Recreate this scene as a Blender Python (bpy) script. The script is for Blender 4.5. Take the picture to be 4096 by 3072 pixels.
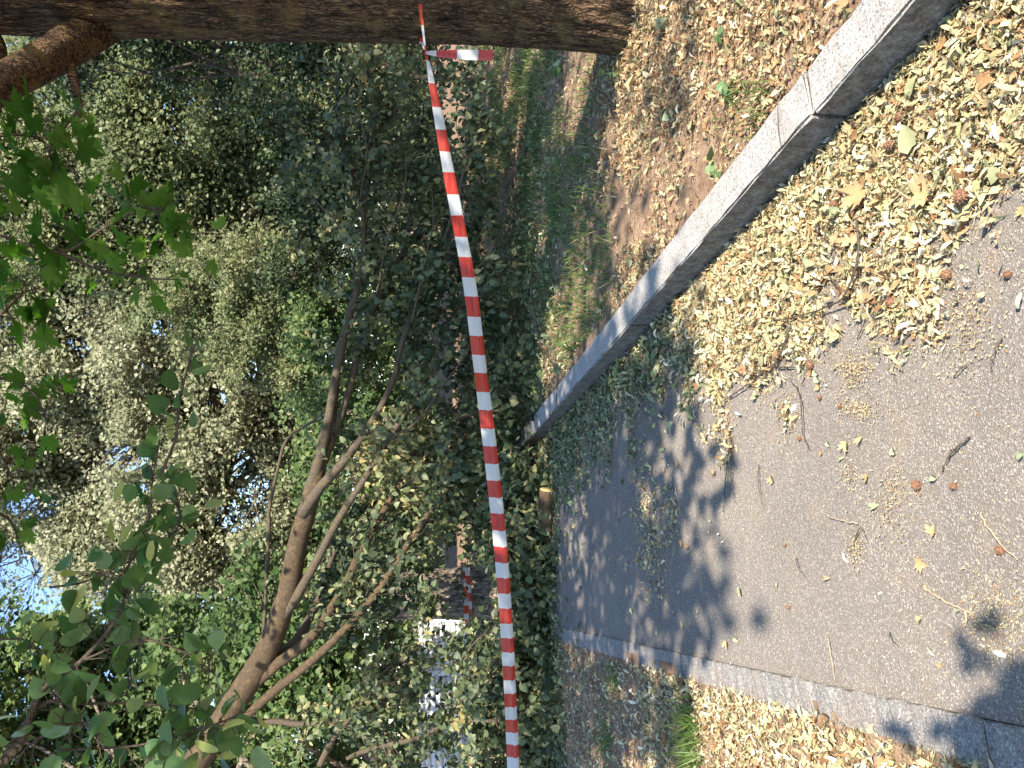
import bpy, bmesh, math
import numpy as np
from mathutils import Vector, Matrix

R = math.radians
scene = bpy.context.scene
for o in list(bpy.data.objects):
    bpy.data.objects.remove(o)
COL = scene.collection
rng = np.random.default_rng(7)

# ------------------------------------------------------------------ camera (phone held sideways: world up is picture left)
CAM_H = 1.55
PITCH = R(8.65)
FPX = 3070.0                                    # focal length in pixels of the 4096 px wide photograph
FWD = np.array([0.0, math.cos(PITCH), -math.sin(PITCH)])
XC = np.array([0.0, -math.sin(PITCH), -math.cos(PITCH)])   # picture right = down
YC = np.array([1.0, 0.0, 0.0])                              # picture up = right
CAM = np.array([0.0, 0.0, CAM_H])
cd = bpy.data.cameras.new('camera')
cam = bpy.data.objects.new('camera', cd); COL.objects.link(cam)
cd.sensor_fit = 'HORIZONTAL'; cd.sensor_width = 36.0
cd.lens = 36.0 * FPX / 4096.0
cd.clip_start = 0.02; cd.clip_end = 600
cam.matrix_world = Matrix(((XC[0], YC[0], -FWD[0], CAM[0]), (XC[1], YC[1], -FWD[1], CAM[1]), (XC[2], YC[2], -FWD[2], CAM[2]), (0, 0, 0, 1)))
scene.camera = cam

# ------------------------------------------------------------------ sky, sun, exposure
SUN_EL = R(41)
SUN_H = np.array([0.446, -0.895])               # horizontal direction towards the sun: behind the camera, to the right
world = bpy.data.worlds.new('World'); scene.world = world; world.use_nodes = True
wn = world.node_tree
bg = wn.nodes['Background']
sky = wn.nodes.new('ShaderNodeTexSky'); sky.sky_type = 'NISHITA'; sky.sun_disc = False
sky.sun_elevation = SUN_EL
sky.sun_rotation = math.atan2(SUN_H[0], SUN_H[1])
sky.air_density = 1.0; sky.dust_density = 0.2; sky.ozone_density = 2.5
wn.links.new(sky.outputs['Color'], bg.inputs['Color']); bg.inputs['Strength'].default_value = 0.15
sd = bpy.data.lights.new('sun', 'SUN'); sd.energy = 5.0; sd.angle = R(0.55); sd.color = (1.0, 0.90, 0.74)
sun = bpy.data.objects.new('sun', sd); COL.objects.link(sun)
SUN = np.array([SUN_H[0] * math.cos(SUN_EL), SUN_H[1] * math.cos(SUN_EL), math.sin(SUN_EL)])
sun.rotation_euler = Vector(SUN).to_track_quat('Z', 'Y').to_euler()
sun.location = (6, -12, 14)
scene.view_settings.view_transform = 'Standard'
scene.view_settings.look = 'None'
scene.view_settings.gamma = 1.0
scene.view_settings.exposure = 1.4
scene.render.engine = 'CYCLES'
scene.render.resolution_x = 1024; scene.render.resolution_y = 768
scene.cycles.max_bounces = 6; scene.cycles.diffuse_bounces = 4; scene.cycles.transmission_bounces = 4
scene.cycles.caustics_reflective = False; scene.cycles.caustics_refractive = False

# ------------------------------------------------------------------ maths helpers
def ray(x, y):
    return FWD + XC * ((x - 2048.0) / FPX) - YC * ((y - 1536.0) / FPX)
def P(x, y, d):                                 # point at depth d (metres along the lens axis) on the sight line of a picture point
    return CAM + ray(x, y) * d
def G(x, y, z=0.0):                             # where that sight line meets the level z
    r = ray(x, y); return CAM + r * ((z - CAM_H) / r[2])
def PY(x, y, Y):                                # where it meets the upright plane at distance Y
    r = ray(x, y); return CAM + r * (Y / r[1])
def proj(p):
    q = p - CAM; d = q @ FWD
    return 2048 + FPX * (q @ XC) / d, 1536 - FPX * (q @ YC) / d, d
DV = np.array([-0.2588, 0.9659]); NV = np.array([0.9659, 0.2588])      # along and across the path
def sl(x, y): return x * NV[0] + y * NV[1], x * DV[0] + y * DV[1]
def xy(s, l): return s * NV[0] + l * DV[0], s * NV[1] + l * DV[1]
KERB_S = 1.49; KERB_W = 0.175; KERB_H = 0.17; EDGE_S = -0.51; EDGE_W = 0.125

def hash3(ix, iy, iz, seed):
    n = (ix.astype(np.int64) * 374761393 + iy.astype(np.int64) * 668265263 + iz.astype(np.int64) * 2147483647 + seed * 144665) & 0xffffffff
    n = ((n ^ (n >> 13)) * 1274126177) & 0xffffffff
    n = (n ^ (n >> 16)) & 0xffffffff
    return n / 4294967295.0
def vnoise(p, seed=0):
    p = np.asarray(p, float); i = np.floor(p).astype(np.int64); f = p - i; f = f * f * (3 - 2 * f)
    out = 0
    for dx in (0, 1):
        for dy in (0, 1):
            for dz in (0, 1):
                w = (f[..., 0] if dx else 1 - f[..., 0]) * (f[..., 1] if dy else 1 - f[..., 1]) * (f[..., 2] if dz else 1 - f[..., 2])
                out = out + w * hash3(i[..., 0] + dx, i[..., 1] + dy, i[..., 2] + dz, seed)
    return out
def noise2(x, y, sc, seed=0):
    return vnoise(np.stack([np.asarray(x) * sc, np.asarray(y) * sc, np.zeros_like(np.asarray(x, float))], -1), seed)
def gz(x, y):                                   # terrain height
    x = np.asarray(x, float); y = np.asarray(y, float)
    s, l = sl(x, y)
    n = noise2(x, y, 1.3, 3) - 0.5; n2 = noise2(x, y, 5.0, 4) - 0.5
    right = 0.135 + 0.012 * (s - 1.67) + 0.06 * n * np.clip((s - 1.67) / 1.0, 0, 1) + 0.015 * n2
    left = 0.008 + 0.05 * n * np.clip((EDGE_S - s) / 1.0, 0, 1) + 0.012 * n2
    z = np.where(s > 1.58, right, np.where(s < -0.44, left, 0.0))
    return z

# ------------------------------------------------------------------ mesh helpers
def mesh_from(name, V, faces, tint=None, smooth=False):
    me = bpy.data.meshes.new(name)
    V = np.asarray(V, np.float32).reshape(-1, 3)
    loops = []; counts = []
    for F in faces:
        F = np.asarray(F, np.int32)
        if F.size == 0: continue
        loops.append(F.ravel()); counts.append(np.full(len(F), F.shape[1], np.int32))
    loops = np.concatenate(loops); counts = np.concatenate(counts)
    me.vertices.add(len(V)); me.vertices.foreach_set('co', V.ravel())
    me.loops.add(len(loops)); me.loops.foreach_set('vertex_index', loops)
    me.polygons.add(len(counts))
    starts = np.zeros(len(counts), np.int32); starts[1:] = np.cumsum(counts)[:-1]
    me.polygons.foreach_set('loop_start', starts); me.polygons.foreach_set('loop_total', counts)
    if smooth: me.polygons.foreach_set('use_smooth', np.ones(len(counts), bool))
    me.update(calc_edges=True)
    if tint is not None:
        a = me.attributes.new('tint', 'FLOAT', 'POINT'); a.data.foreach_set('value', np.asarray(tint, np.float32))
    return me
def link(name, me, mat, parent=None, loc=None):
    o = bpy.data.objects.new(name, me)
    if mat is not None and me is not None and len(me.materials) == 0: me.materials.append(mat)
    COL.objects.link(o)
    if parent is not None: o.parent = parent
    if loc is not None: o.location = loc
    return o
def tag(o, label, cat, group=None):
    o['label'] = label; o['category'] = cat
    if group: o['group'] = group
    return o
def thing(name, loc, label, cat, group=None):
    o = bpy.data.objects.new(name, None); o.empty_display_size = 0.1; COL.objects.link(o); o.location = tuple(float(v) for v in loc)
    return tag(o, label, cat, group)
def structure(o): o['kind'] = 'structure'; return o
def stuff(o): o['kind'] = 'stuff'; return o

class MB:
    def __init__(s): s.V = []; s.Q = []; s.T = []; s.n = 0; s.t = []
    def add(s, V, Q=None, T=None, tint=0.5):
        V = np.asarray(V, float).reshape(-1, 3)
        if Q is not None and len(Q): s.Q.append(np.asarray(Q, np.int64) + s.n)
        if T is not None and len(T): s.T.append(np.asarray(T, np.int64) + s.n)
        s.V.append(V); s.t.append(np.broadcast_to(np.asarray(tint, float), (len(V),))); s.n += len(V)
    def tube(s, pts, rad, seg=8, cap=True, tint=0.5):
        pts = np.asarray(pts, float); n = len(pts)
        rad = np.broadcast_to(np.asarray(rad, float), (n,))
        t = np.gradient(pts, axis=0); t /= np.linalg.norm(t, axis=1)[:, None] + 1e-9
        ref = np.array([0.0, 0, 1]) if abs(t[:, 2]).mean() < 0.8 else np.array([1.0, 0, 0])
        a = np.cross(t, ref); a /= np.linalg.norm(a, axis=1)[:, None] + 1e-9
        b = np.cross(t, a)
        an = np.arange(seg) * 2 * math.pi / seg
        V = pts[:, None, :] + rad[:, None, None] * (np.cos(an)[None, :, None] * a[:, None, :] + np.sin(an)[None, :, None] * b[:, None, :])
        i = np.arange(n - 1)[:, None] * seg; j = np.arange(seg)[None, :]; k = (j + 1) % seg
        Q = np.stack([i + j, i + k, i + seg + k, i + seg + j], -1).reshape(-1, 4)
        V = V.reshape(-1, 3); T = []
        if cap:
            V = np.vstack([V, pts[0], pts[-1]])
            for q in range(seg):
                T.append((n * seg, (q + 1) % seg, q)); T.append((n * seg + 1, (n - 1) * seg + q, (n - 1) * seg + (q + 1) % seg))
        s.add(V, Q, T, tint)
    def box(s, lo, hi, tint=0.5):
        x0, y0, z0 = lo; x1, y1, z1 = hi
        V = [(x0, y0, z0), (x1, y0, z0), (x1, y1, z0), (x0, y1, z0), (x0, y0, z1), (x1, y0, z1), (x1, y1, z1), (x0, y1, z1)]
        s.add(V, [(0, 3, 2, 1), (4, 5, 6, 7), (0, 1, 5, 4), (1, 2, 6, 5), (2, 3, 7, 6), (3, 0, 4, 7)], None, tint)
    def mesh(s, name, smooth=False):
        f = []
        if s.Q: f.append(np.concatenate(s.Q))
        if s.T: f.append(np.concatenate(s.T))
        return mesh_from(name, np.concatenate(s.V), f, np.concatenate(s.t), smooth)

def spline(pts, n):                              # Catmull-Rom through rows of any width
    p = np.asarray(pts, float)
    if len(p) == 2: return p[0] + (p[1] - p[0]) * np.linspace(0, 1, n)[:, None]
    e = np.vstack([2 * p[0] - p[1], p, 2 * p[-1] - p[-2]])
    u = np.linspace(0, len(p) - 1, n); i = np.minimum(u.astype(int), len(p) - 2); f = (u - i)[:, None]
    a, b, c, d = e[i], e[i + 1], e[i + 2], e[i + 3]
    return 0.5 * (2 * b + (c - a) * f + (2 * a - 5 * b + 4 * c - d) * f ** 2 + (3 * b - a - 3 * c + d) * f ** 3)

# leaf templates: (V, triangles); length 1 along +Y from the stalk, blade faces +Z
DIAMOND = (np.array([(0, 0, 0), (-.5, .45, .12), (0, 1, -.05), (.5, .45, .12)]), np.array([(0, 2, 1), (0, 3, 2)]))
KITE = (np.array([(0, 0, 0), (-.46, .32, .09), (0, 1.05, -.14), (.46, .32, .09), (0, .42, -.01)]), np.array([(4, 1, 0), (4, 2, 1), (4, 3, 2), (4, 0, 3)]))
LINDEN = (np.array([(0, .04, 0), (-.25, -.06, .06), (-.47, .28, .10), (-.30, .70, .02), (0, 1.05, -.16), (.30, .70, .02), (.47, .28, .10), (.25, -.06, .06), (0, .45, -.01)]),
          np.array([(8, 1, 0), (8, 2, 1), (8, 3, 2), (8, 4, 3), (8, 5, 4), (8, 6, 5), (8, 7, 6), (8, 0, 7)]))
_m = [(0, 0), (.12, -.06), (.48, -.02), (.36, .16), (.62, .34), (.46, .40), (.66, .72), (.40, .62), (.20, .52), (.26, .80), (.14, .80), (0, 1.08)]
_mv = [(0, .34, -.02)] + [(a * .9, b, .10 * a * a - .12 * max(b - .6, 0)) for a, b in _m] + [(-a * .9, b, .10 * a * a - .12 * max(b - .6, 0)) for a, b in _m[-2:0:-1]]
MAPLE = (np.array(_mv), np.array([(0, i, i % (len(_mv) - 1) + 1) for i in range(1, len(_mv))]))
_b = []
for q in range(5):
    u = q / 4.0; w = (.07, .13, .15, .13, .05)[q]
    _b += [(-w, u, .22 * math.sin(u * 3.0) + .04), (w, u, .22 * math.sin(u * 3.0) - .02)]
BRACT = (np.array(_b), np.array([t for q in range(4) for t in ((2 * q, 2 * q + 1, 2 * q + 3), (2 * q, 2 * q + 3, 2 * q + 2))]))
_c = LINDEN[0].copy(); _c[:, 2] += 1.5 * np.abs(_c[:, 0]) ** 1.5 + .35 * (_c[:, 1] - .4) ** 2; _c[:, 0] *= .75
CURLED = (_c, LINDEN[1])
_c2 = MAPLE[0].copy(); _c2[:, 2] += .9 * np.abs(_c2[:, 0]) ** 1.6 + .3 * (_c2[:, 1] - .4) ** 2
CURLMAPLE = (_c2, MAPLE[1])
_o = [(0, .03)] + [(.5 * math.sin(t * math.pi) ** .8 * (1.05 - .35 * t) + (.022 if q % 2 else -.012), -.10 * math.sin(t * math.pi) * (t < .4) + 1.02 * t ** 1.15) for q, t in enumerate(np.linspace(.1, .93, 11))] + [(0, 1.08)]
_hv = [(0, .42, -.02)] + [(a, b, .22 * a * a * 2 - .10 * b * b) for a, b in _o] + [(-a, b, .22 * a * a * 2 - .10 * b * b) for a, b in _o[-2:0:-1]]
LINDEN_HI = (np.array(_hv), np.array([(0, i, i % (len(_hv) - 1) + 1) for i in range(1, len(_hv))]))
STALK = (np.array([(-.02, 0, .02), (.02, 0, .02), (.03, .5, .05), (-.01, .5, .05), (.06, 1, .02), (.03, 1, .02)]), np.array([(0, 1, 2), (0, 2, 3), (3, 2, 4), (3, 4, 5)]))
BLADE = (np.array([(-.05, 0, 0), (.05, 0, 0), (-.035, .5, .0), (.035, .5, .0), (0, 1, .12)]), np.array([(0, 1, 3), (0, 3, 2), (2, 3, 4)]))

def frames(n, up_bias, rg, along=None, sunward=0.0):          # random leaf frames whose face normal leans upward
    nr = rg.normal(size=(n, 3)); nr /= np.linalg.norm(nr, axis=1)[:, None]
    nr = nr + (np.array([0, 0, up_bias]) if sunward == 0 else np.array([0, 0, up_bias * .5]) + SUN * sunward); nr /= np.linalg.norm(nr, axis=1)[:, None]
    d = rg.normal(size=(n, 3)) if along is None else along + rg.normal(size=(n, 3)) * .5
    d -= nr * np.sum(d * nr, axis=1)[:, None]; d /= np.linalg.norm(d, axis=1)[:, None] + 1e-9
    x = np.cross(d, nr)
    return np.stack([x, d, nr], axis=2)           # columns x, y, z
def leaves(mb, tpl, pos, M, size, tint, wid=1.0):
    V, T = tpl; n = len(pos); k = len(V)
    size = np.broadcast_to(np.asarray(size, float), (n,))
    L = V[None, :, :] * np.array([wid, 1, 1]) * size[:, None, None]
    W = np.einsum('nij,nkj->nki', M, L) + pos[:, None, :]
    F = T[None, :, :] + (np.arange(n) * k)[:, None, None]
    mb.add(W.reshape(-1, 3), None, F.reshape(-1, 3), np.repeat(np.broadcast_to(np.asarray(tint, float), (n,)), k))

# ------------------------------------------------------------------ materials
def new_mat(name):
    m = bpy.data.materials.new(name); m.use_nodes = True
    nt = m.node_tree; b = nt.nodes['Principled BSDF']; return m, nt, b
def N(nt, typ, **kw):
    n = nt.nodes.new(typ)
    for k, v in kw.items(): setattr(n, k, v)
    return n
def ramp(nt, fac, stops):
    r = N(nt, 'ShaderNodeValToRGB'); e = r.color_ramp.elements
    while len(e) < len(stops): e.new(0.5)
    for el, (p, c) in zip(e, stops): el.position = p; el.color = (*c, 1)
    nt.links.new(fac, r.inputs['Fac']); return r.outputs['Color']
def nz(nt, scale, detail=3, rough=.6, vec=None, obj=True):
    t = N(nt, 'ShaderNodeTexNoise'); t.inputs['Scale'].default_value = scale; t.inputs['Detail'].default_value = detail; t.inputs['Roughness'].default_value = rough
    if vec is None: vec = coords(nt)
    nt.links.new(vec, t.inputs['Vector']); return t.outputs['Fac']
def coords(nt):
    for n in nt.nodes:
        if n.bl_idname == 'ShaderNodeNewGeometry': return n.outputs['Position']
    return N(nt, 'ShaderNodeNewGeometry').outputs['Position']
def mixc(nt, fac, a, b, mode='MIX'):
    m = N(nt, 'ShaderNodeMix', data_type='RGBA', blend_type=mode)
    for s, v in ((0, fac), (6, a), (7, b)):
        if hasattr(v, 'links'): nt.links.new(v, m.inputs[s])
        else: m.inputs[s].default_value = v if s == 0 else (*v, 1)
    return m.outputs[2]
def bump(nt, b, h, strength=.4, dist=.01):
    n = N(nt, 'ShaderNodeBump'); n.inputs['Strength'].default_value = strength; n.inputs['Distance'].default_value = dist
    nt.links.new(h, n.inputs['Height']); nt.links.new(n.outputs['Normal'], b.inputs['Normal'])
def leaf_mat(name, stops, trans=.35, rough=.5, tcol=None, spec=.4):
    m, nt, b = new_mat(name)
    a = N(nt, 'ShaderNodeAttribute', attribute_name='tint')
    c = ramp(nt, a.outputs['Fac'], stops)
    v = nz(nt, 60, 2)
    c = mixc(nt, .25, c, ramp(nt, v, [(.3, (.35, .35, .35)), (.7, (1, 1, 1))]), 'MULTIPLY')
    nt.links.new(c, b.inputs['Base Color']); b.inputs['Roughness'].default_value = rough
    b.inputs['Specular IOR Level'].default_value = spec
    if trans > 0:
        t = N(nt, 'ShaderNodeBsdfTranslucent'); mx = N(nt, 'ShaderNodeMixShader'); mx.inputs[0].default_value = trans
        nt.links.new(mixc(nt, 1.0, c, tcol or (1.0, 1.0, .55), 'MULTIPLY') if tcol else c, t.inputs['Color'])
        nt.links.new(b.outputs[0], mx.inputs[1]); nt.links.new(t.outputs[0], mx.inputs[2])
        nt.links.new(mx.outputs[0], nt.nodes['Material Output'].inputs['Surface'])
    return m
def bark_mat(name, dark, light, moss=None, scale=1.0, stretch=.18, bstr=.7, crack=0):
    m, nt, b = new_mat(name)
    mp = N(nt, 'ShaderNodeMapping'); mp.inputs['Scale'].default_value = (1, 1, stretch)
    nt.links.new(coords(nt), mp.inputs['Vector'])
    f = nz(nt, 42 * scale, 5, .7, mp.outputs['Vector']); f2 = nz(nt, 7 * scale, 3, .6)
    c = ramp(nt, f, [(.36, dark), (.66, light)])
    if crack:
        mq = N(nt, 'ShaderNodeMapping'); mq.inputs['Scale'].default_value = (1, 1, .12); nt.links.new(coords(nt), mq.inputs['Vector'])
        wv_ = N(nt, 'ShaderNodeVectorMath', operation='ADD'); wob = N(nt, 'ShaderNodeTexNoise'); wob.inputs['Scale'].default_value = 9; nt.links.new(coords(nt), wob.inputs['Vector'])
        sc_ = N(nt, 'ShaderNodeVectorMath', operation='SCALE'); sc_.inputs['Scale'].default_value = .07; nt.links.new(wob.outputs['Color'], sc_.inputs[0])
        nt.links.new(mq.outputs['Vector'], wv_.inputs[0]); nt.links.new(sc_.outputs['Vector'], wv_.inputs[1])
        vo = N(nt, 'ShaderNodeTexVoronoi', feature='DISTANCE_TO_EDGE'); vo.inputs['Scale'].default_value = crack; nt.links.new(wv_.outputs['Vector'], vo.inputs['Vector'])
        c = mixc(nt, 1.0, c, ramp(nt, vo.outputs['Distance'], [(.0, (.28, .26, .24)), (.12, (.8, .78, .76)), (.3, (1.1, 1.08, 1.06))]), 'MULTIPLY')
        mm = N(nt, 'ShaderNodeMath', operation='MINIMUM'); nt.links.new(vo.outputs['Distance'], mm.inputs[0]); mm.inputs[1].default_value = .22
        ad = N(nt, 'ShaderNodeMath', operation='MULTIPLY_ADD'); nt.links.new(mm.outputs[0], ad.inputs[0]); ad.inputs[1].default_value = 3.0; nt.links.new(f, ad.inputs[2]); f = ad.outputs[0]
    if moss: c = mixc(nt, ramp(nt, f2, [(.52, (0, 0, 0)), (.68, (.75, .75, .75))]), c, moss)
    nt.links.new(c, b.inputs['Base Color']); b.inputs['Roughness'].default_value = .9; b.inputs['Specular IOR Level'].default_value = .2
    bump(nt, b, f, bstr, .012); return m

M = {}
M['maple_bark'] = bark_mat('maple_bark', (.018, .012, .008), (.21, .135, .082), (.17, .12, .05), .9, .14, 1.0, 62)
M['grey_bark'] = bark_mat('grey_bark', (.07, .06, .05), (.46, .39, .325), None, .6, .10, .8, 34)
M['limb_bark'] = bark_mat('limb_bark', (.034, .024, .016), (.115, .082, .052), (.13, .095, .045), 2.6, .7, .5, 0)
M['branch_bark'] = bark_mat('branch_bark', (.038, .031, .024), (.125, .10, .072), (.11, .09, .042), 2.0, .6, .3)
M['twig'] = bark_mat('twig', (.035, .027, .022), (.13, .10, .075), None, 3.0, .6, .2)
M['tan_twig'] = bark_mat('tan_twig', (.30, .20, .12), (.52, .40, .26), None, 3.0, .6, .2)
M['wood_end'] = bark_mat('wood_end', (.42, .28, .13), (.65, .47, .25), None, 1.0, 1.0, .2)

def asphalt():
    m, nt, b = new_mat('asphalt')
    v = N(nt, 'ShaderNodeTexVoronoi'); v.inputs['Scale'].default_value = 240; nt.links.new(coords(nt), v.inputs['Vector'])
    sep = N(nt, 'ShaderNodeSeparateColor'); nt.links.new(v.outputs['Color'], sep.inputs[0])
    c = ramp(nt, sep.outputs[0], [(0, (.185, .162, .145)), (.55, (.235, .208, .188)), (.82, (.285, .255, .23)), (.94, (.41, .37, .335)), (1.0, (.53, .49, .44))])
    big = nz(nt, 1.2, 5, .6); c = mixc(nt, .55, c, ramp(nt, big, [(.3, (.62, .60, .58)), (.7, (1, .98, .95))]), 'MULTIPLY')
    dust = nz(nt, 3.1, 6, .7); c = mixc(nt, ramp(nt, dust, [(.56, (0, 0, 0)), (.74, (.55, .55, .55))]), c, (.30, .22, .15))
    fine = nz(nt, 420, 2, .6); c = mixc(nt, .5, c, ramp(nt, fine, [(.3, (.5, .5, .5)), (.7, (1.2, 1.2, 1.2))]), 'MULTIPLY')
    nt.links.new(c, b.inputs['Base Color']); b.inputs['Roughness'].default_value = .85; b.inputs['Specular IOR Level'].default_value = .3
    bump(nt, b, v.outputs['Distance'], .5, .004); return m
M['asphalt'] = asphalt()
def stone(name, base, fleck, dark, dirt, amt, face=0.0):
    m, nt, b = new_mat(name)
    v = N(nt, 'ShaderNodeTexVoronoi'); v.inputs['Scale'].default_value = 190; nt.links.new(coords(nt), v.inputs['Vector'])
    sep = N(nt, 'ShaderNodeSeparateColor'); nt.links.new(v.outputs['Color'], sep.inputs[0])
    c = ramp(nt, sep.outputs[0], [(0, dark), (.22, base), (.7, base), (.9, fleck), (1, fleck)])
    big = nz(nt, 6, 6, .7); c = mixc(nt, ramp(nt, big, [(.48, (0, 0, 0)), (.72, (amt, amt, amt))]), c, dirt)
    if face:  # upright faces: mottled brown stain, with the side's shade painted in
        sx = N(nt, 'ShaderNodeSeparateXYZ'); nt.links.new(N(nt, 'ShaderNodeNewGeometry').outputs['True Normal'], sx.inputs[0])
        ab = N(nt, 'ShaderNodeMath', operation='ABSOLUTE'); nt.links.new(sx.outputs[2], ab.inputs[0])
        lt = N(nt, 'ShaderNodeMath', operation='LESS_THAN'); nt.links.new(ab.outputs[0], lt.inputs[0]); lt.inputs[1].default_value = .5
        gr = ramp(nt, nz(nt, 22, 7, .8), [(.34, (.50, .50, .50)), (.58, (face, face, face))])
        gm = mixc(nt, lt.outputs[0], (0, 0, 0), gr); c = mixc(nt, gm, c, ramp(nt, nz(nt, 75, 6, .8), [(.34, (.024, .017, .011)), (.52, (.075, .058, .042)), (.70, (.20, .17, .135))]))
    nt.links.new(c, b.inputs['Base Color']); b.inputs['Roughness'].default_value = .8
    bump(nt, b, nz(nt, 240, 3), .35, .003); return m
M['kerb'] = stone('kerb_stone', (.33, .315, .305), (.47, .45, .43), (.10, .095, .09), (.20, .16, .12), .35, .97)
M['edging'] = stone('edging_stone', (.205, .192, .182), (.36, .34, .32), (.085, .08, .075), (.24, .17, .12), .4)
def soil():
    m, nt, b = new_mat('soil')
    f = nz(nt, 9, 6, .7); g = nz(nt, 55, 4, .7)
    c = ramp(nt, f, [(.3, (.13, .085, .055)), (.5, (.27, .185, .13)), (.72, (.40, .29, .21))])
    c = mixc(nt, .5, c, ramp(nt, g, [(.3, (.45, .42, .4)), (.7, (1.1, 1.05, 1))]), 'MULTIPLY')
    nt.links.new(c, b.inputs['Base Color']); b.inputs['Roughness'].default_value = .95; b.inputs['Specular IOR Level'].default_value = .1
    bump(nt, b, g, .6, .012); return m
M['soil'] = soil()
M['maple_leaf'] = leaf_mat('maple_leaf', [(0, (.045, .13, .016)), (.5, (.085, .22, .030)), (1, (.15, .28, .06))], .62, .45, (1.0, 1.0, .5))
M['linden_leaf'] = leaf_mat('linden_leaf', [(0, (.065, .15, .048)), (.5, (.13, .25, .10)), (.85, (.21, .33, .16)), (1, (.42, .48, .17))], .5, .30, (1.0, 1.0, .5))
M['wilted'] = leaf_mat('wilted_leaf', [(0, (.040, .062, .030)), (.4, (.115, .155, .075)), (.7, (.20, .235, .11)), (.9, (.30, .285, .14)), (1, (.46, .39, .17))], .3, .45)
M['pale_leaf'] = leaf_mat('pale_leaf', [(0, (.20, .225, .125)), (.45, (.37, .385, .24)), (.8, (.50, .49, .33)), (1, (.62, .59, .43))], .5, .42)
M['mid_leaf'] = leaf_mat('mid_leaf', [(0, (.10, .135, .055)), (.5, (.21, .25, .115)), (.85, (.34, .355, .18)), (1, (.46, .45, .25))], .5, .5)
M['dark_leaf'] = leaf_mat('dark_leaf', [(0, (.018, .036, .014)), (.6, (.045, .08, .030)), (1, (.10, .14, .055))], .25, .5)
M['green_leaf'] = leaf_mat('green_leaf', [(0, (.065, .125, .040)), (.5, (.15, .23, .08)), (1, (.32, .38, .14))], .52, .5)
M['litter'] = leaf_mat('dry_litter', [(0, (.20, .125, .07)), (.12, (.40, .22, .11)), (.24, (.52, .39, .22)), (.42, (.58, .48, .28)), (.62, (.60, .53, .32)), (.74, (.38, .40, .20)), (.84, (.68, .61, .42)), (1, (.82, .77, .62))], .28, .7, None, .2)
M['bank_litter'] = leaf_mat('bank_litter', [(0, (.16, .095, .055)), (.2, (.38, .23, .12)), (.4, (.50, .35, .20)), (.65, (.56, .45, .27)), (.78, (.30, .33, .17)), (.9, (.58, .50, .32)), (1, (.72, .66, .50))], .25, .7, None, .2)
M['green_litter'] = leaf_mat('fallen_green_litter', [(0, (.10, .13, .06)), (.5, (.20, .25, .13)), (.8, (.34, .36, .20)), (1, (.55, .50, .30))], .2, .6, None, .3)
M['fallen'] = leaf_mat('fallen_leaf', [(0, (.42, .21, .09)), (.3, (.52, .38, .20)), (.55, (.56, .50, .30)), (.75, (.30, .38, .19)), (1, (.78, .74, .60))], .2, .6)
M['grass'] = leaf_mat('grass_blade', [(0, (.05, .10, .02)), (.6, (.11, .19, .045)), (.9, (.24, .27, .09)), (1, (.48, .42, .20))], .3, .5)
M['seed'] = bark_mat('seed_ball', (.11, .05, .03), (.33, .19, .12), None, 4.0, 1.0, .3)
def flat(name, col, rough=.5):
    m, nt, b = new_mat(name); b.inputs['Roughness'].default_value = rough
    c = mixc(nt, .2, col, ramp(nt, nz(nt, 14, 4), [(.3, (.6, .6, .6)), (.7, (1, 1, 1))]), 'MULTIPLY'); nt.links.new(c, b.inputs['Base Color']); return m
M['white_paint'] = flat('white_paint', (.80, .80, .82), .5)
M['paper'] = flat('paper', (.75, .76, .78), .5)
def tape_mat():
    m, nt, b = new_mat('barrier_tape')
    a = N(nt, 'ShaderNodeAttribute', attribute_name='tint')
    fr = N(nt, 'ShaderNodeMath', operation='FRACT'); nt.links.new(a.outputs['Fac'], fr.inputs[0])
    lt = N(nt, 'ShaderNodeMath', operation='LESS_THAN'); nt.links.new(fr.outputs[0], lt.inputs[0]); lt.inputs[1].default_value = .515
    mp = N(nt, 'ShaderNodeMapping'); mp.inputs['Scale'].default_value = (2, 2, 60); nt.links.new(coords(nt), mp.inputs['Vector'])
    st = nz(nt, 2.5, 2, .5, mp.outputs['Vector'])
    red = ramp(nt, st, [(.3, (.44, .030, .020)), (.75, (.58, .075, .045))])
    c = mixc(nt, lt.outputs[0], (.60, .61, .62), red)
    nt.links.new(c, b.inputs['Base Color']); b.inputs['Roughness'].default_value = .32
    t = N(nt, 'ShaderNodeBsdfTranslucent'); nt.links.new(c, t.inputs['Color'])
    mx = N(nt, 'ShaderNodeMixShader'); mx.inputs[0].default_value = .35
    nt.links.new(b.outputs[0], mx.inputs[1]); nt.links.new(t.outputs[0], mx.inputs[2]); nt.links.new(mx.outputs[0], nt.nodes['Material Output'].inputs['Surface'])
    return m
M['tape'] = tape_mat()

# ================================================================== THE SETTING
# ground: one sheet in path coordinates, finer near the path, reaching far out
sv = np.concatenate([[-220, -90, -40], np.linspace(-18, -2, 26), np.linspace(-1.8, -.46, 14), [-.45, -.44, -.3, 1.3, 1.575, 1.585], np.linspace(1.66, 4, 24), np.linspace(4.4, 16, 26), [30, 60, 120, 220]])
lv = np.concatenate([[-220, -60, -15], np.linspace(-3, 12, 90), np.linspace(12.5, 30, 24), [45, 80, 150, 260]])
SS, LL = np.meshgrid(sv, lv)
gx, gy = xy(SS, LL)
gzv = gz(gx, gy); mid = (SS > -.441) & (SS < 1.581); gzv = np.where(mid & (LL < 10.6), -.12, np.where(mid, .03, gzv))
nS = len(sv); nL = len(lv)
i = (np.arange(nL - 1)[:, None] * nS + np.arange(nS - 1)[None, :])
Q = np.stack([i, i + 1, i + nS + 1, i + nS], -1).reshape(-1, 4)
structure(link('ground', mesh_from('ground', np.stack([gx, gy, gzv], -1).reshape(-1, 3), [Q], None, True), M['soil']))
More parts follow.
